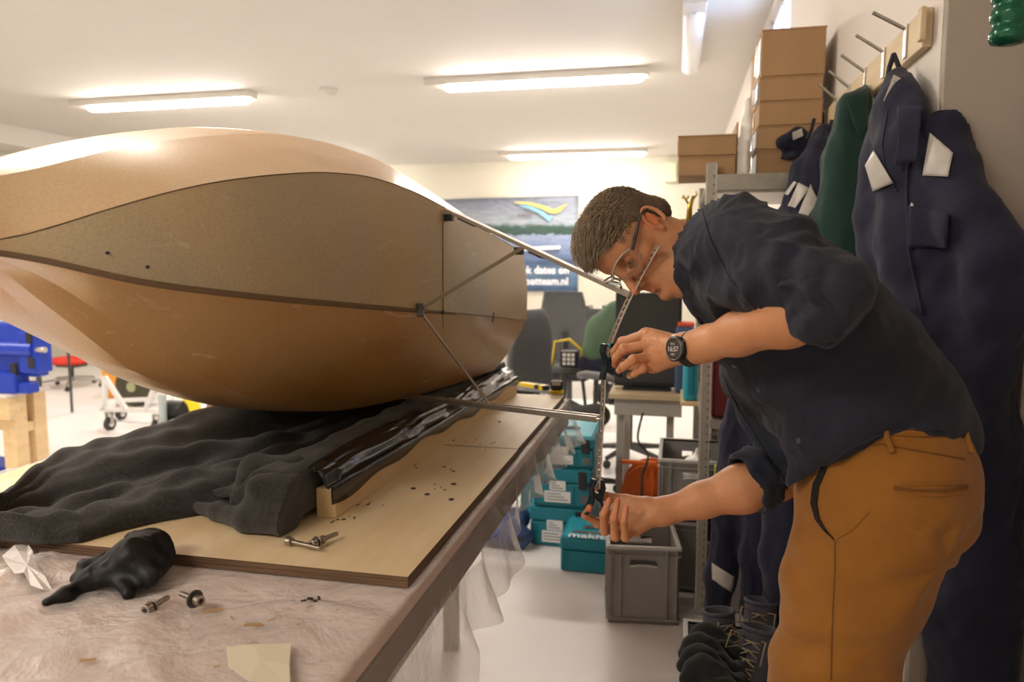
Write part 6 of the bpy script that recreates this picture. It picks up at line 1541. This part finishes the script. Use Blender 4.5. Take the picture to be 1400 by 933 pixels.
zc_ = P(936, 442, Y=YD+.1).z; MB().bb((q.x-.055, YD+.07, zd+.001), (q.x+.045, YD+.28, zc_-.02)).build('case_body', mat('slate_blue', (.05,.08,.17), .5), t, .015); MB().bb((q.x-.045, YD+.10, zc_-.02), (q.x+.045, YD+.25, zc_)).build('handle', mat('red_orange', (.65,.08,.03), .5), t, .006)
# far desk along the back
YF = 7.4; zfd = .76; xf0, xf1 = P(640, 480, Y=YF).x, P(845, 480, Y=YF).x
t = thing('desk', 'long pale desk by the back wall under the banner', 'desk', ((xf0+xf1)/2, YF+.4, 0))
MB().bb((xf0, YF, zfd-.04), (xf1, YF+.8, zfd)).build('desk_top', mat('pale_desk', (.60,.58,.54), .5), t, .004)
MB().bb((xf0+.02, YF+.05, .25), (xf1-.02, YF+.07, zfd-.05)).build('modesty_panel', m_deskedge, t)
for x in (xf0+.05, (xf0+xf1)/2, xf1-.05):
    for y in (YF+.1, YF+.7): MB().bb((x-.025, y-.025, 0), (x+.025, y+.025, zfd-.041)).build('leg', m_deskedge, t)
def gadget(name, label, cat, px0, py0, px1, py1, Y, m, z0, d_=.25):
    a = P(px0, py0, Y=Y); b_ = P(px1, py1, Y=Y); t = thing(name, label, cat, ((a.x+b_.x)/2, Y, z0)); MB().bb((a.x, Y, z0+.001), (b_.x, Y+d_, a.z)).build('body', m, t, .008); return t, a, b_
m_cream = mat('cream_plastic', (.60,.56,.46), .5)
t, a, b_ = gadget('instrument', 'cream instrument box with a round green button on the far desk', 'instrument', 717, 440, 746, 470, YF+.2, m_cream, zfd)
q = P(728, 449, Y=YF+.19); MB().cyl((q.x, YF+.2, q.z), (q.x, YF+.17, q.z), .045, n=24).build('green_button', mat('green_button', (.01,.35,.12), .4), t, smooth=True)
MB().bb((a.x+.02, YF+.22, a.z+.001), (b_.x-.06, YF+.4, a.z+.05)).build('dark_top', m_black, t, .004)
m_rack = mat('rack_grey', (.22,.22,.23), .5)
for (p0, p1, lb) in ((775, 812, 'left one of the two dark wire racks of parts on the far desk'), (814, 842, 'right one of the two wire racks of parts on the far desk')):
    a = P(p0, 427, Y=YF+.2); b_ = P(p1, 470, Y=YF+.2); t = thing('parts_rack', lb, 'rack', ((a.x+b_.x)/2, YF+.3, zfd), group='parts racks on the far desk')
    for k in range(5):
        z_ = zfd+.02+k*(a.z-zfd-.02)/4.2; MB().bb((a.x, YF+.2, z_), (b_.x, YF+.5, z_+.02)).build('tray', m_dark if k % 2 else m_rack, t, .003)
    for x in (a.x+.01, b_.x-.01):
        for y in (YF+.21, YF+.49): MB().bb((x-.008, y-.008, zfd+.001), (x+.008, y+.008, a.z+.02)).build('upright', m_rack, t)
    for k in range(6):
        x = a.x+.05+k*(b_.x-a.x-.1)/5; MB().box((x, YF+.35, a.z+.035), (.04,.06,.03+.02*(k % 3))).build('stored_part', [m_white, m_black, m_cr][k % 3], t, .004)
q = P(778, 492, Y=4.95); t = thing('battery_charger', 'white gridded block with a yellow strap on a chair seat area', 'charger', (q.x, 4.95, .0))
# small stool table that carries it
tt = thing('low_stool', 'small grey stool between the office chairs carrying the white gridded block', 'stool', (q.x, 5.0, 0)); zs_ = q.z-.05
MB().cyl((q.x, 5.0, zs_-.03), (q.x, 5.0, zs_), .16, n=28).build('stool_seat', m_dark, tt, smooth=True)
for k in range(3): MB().tube([(q.x+.08*math.cos(k*2.1), 5.0+.08*math.sin(k*2.1), zs_-.03), (q.x+.16*math.cos(k*2.1), 5.0+.16*math.sin(k*2.1), 0.004)], .012).build('leg', m_dark, tt)
t.location.z = zs_
MB().bb((q.x-.06, 4.93, zs_+.001), (q.x+.06, 5.03, zs_+.11)).build('base', m_black, t, .006)
for i in range(3):
    for k in range(3): MB().box((q.x-.03+.03*i, 4.928, zs_+.025+.03*k), (.022,.012,.022)).build('cell', m_white, t, .002)
MB().tube([(q.x-.12,4.97,zs_+.004), (q.x-.10,4.96,zs_+.17), (q.x+.0,4.96,zs_+.19), (q.x+.085,4.97,zs_+.12), (q.x+.085,4.97,zs_+.02)], .010).build('yellow_strap', m_yel, t, smooth='all')
# orange reel, cables
q = P(892, 640, Y=3.9); t = thing('cable_reel', 'orange cable reel beside the upper grey crate', 'reel', (q.x, 3.9, 0)); zq = q.z; m_or = mat('orange_plastic', (.85,.16,.02), .4)
for y in (3.84, 3.98): MB().cyl((q.x, y, .19), (q.x, y+.012, .19), .16, n=32).build('flange', m_or, t, smooth=True)
MB().cyl((q.x, 3.852, .19), (q.x, 3.98, .19), .09, n=24).build('wound_cable', m_black, t, smooth=True)
for s in (-1, 1): MB().bar((q.x+s*.13, 3.82, .006), (q.x, 3.82, .19), .02, .012, (0,1,0)).build('stand', m_dark, t)
MB().bar((q.x-.16, 3.80, .37), (q.x+.02, 3.80, .37), .03, .02).build('carry_handle', m_or, t, .004); MB().bar((q.x, 3.815, .19), (q.x, 3.805, .37), .02, .012).build('handle_arm', m_or, t)
cb = [J(880,560,4.0), J(872,600,3.8), J(886,622,3.75), J(878,650,3.7), J(876,680,3.65)]
cb = cr_spline(cb[:4], 8)+[Vector(J(877,700,3.55))]
qz = P(877, 735, Z=.006)
tag(MB().tube(cb+[Vector((qz.x, qz.y, .006)), Vector((qz.x+.2, qz.y+.1, .006))], .006, 6).build('power_cable', m_black, None, smooth='all'), 'black cable hanging down from the desk beside the orange reel', 'cable')
fb_ = P(845, 655, Z=.02)
tag(MB().tube([P(842,642,Z=.03), P(884,646,Z=.03)], .028, 12).build('grey_pipe', m_deskedge, None, smooth=True), 'short grey pipe lying on the floor by the orange reel', 'pipe')
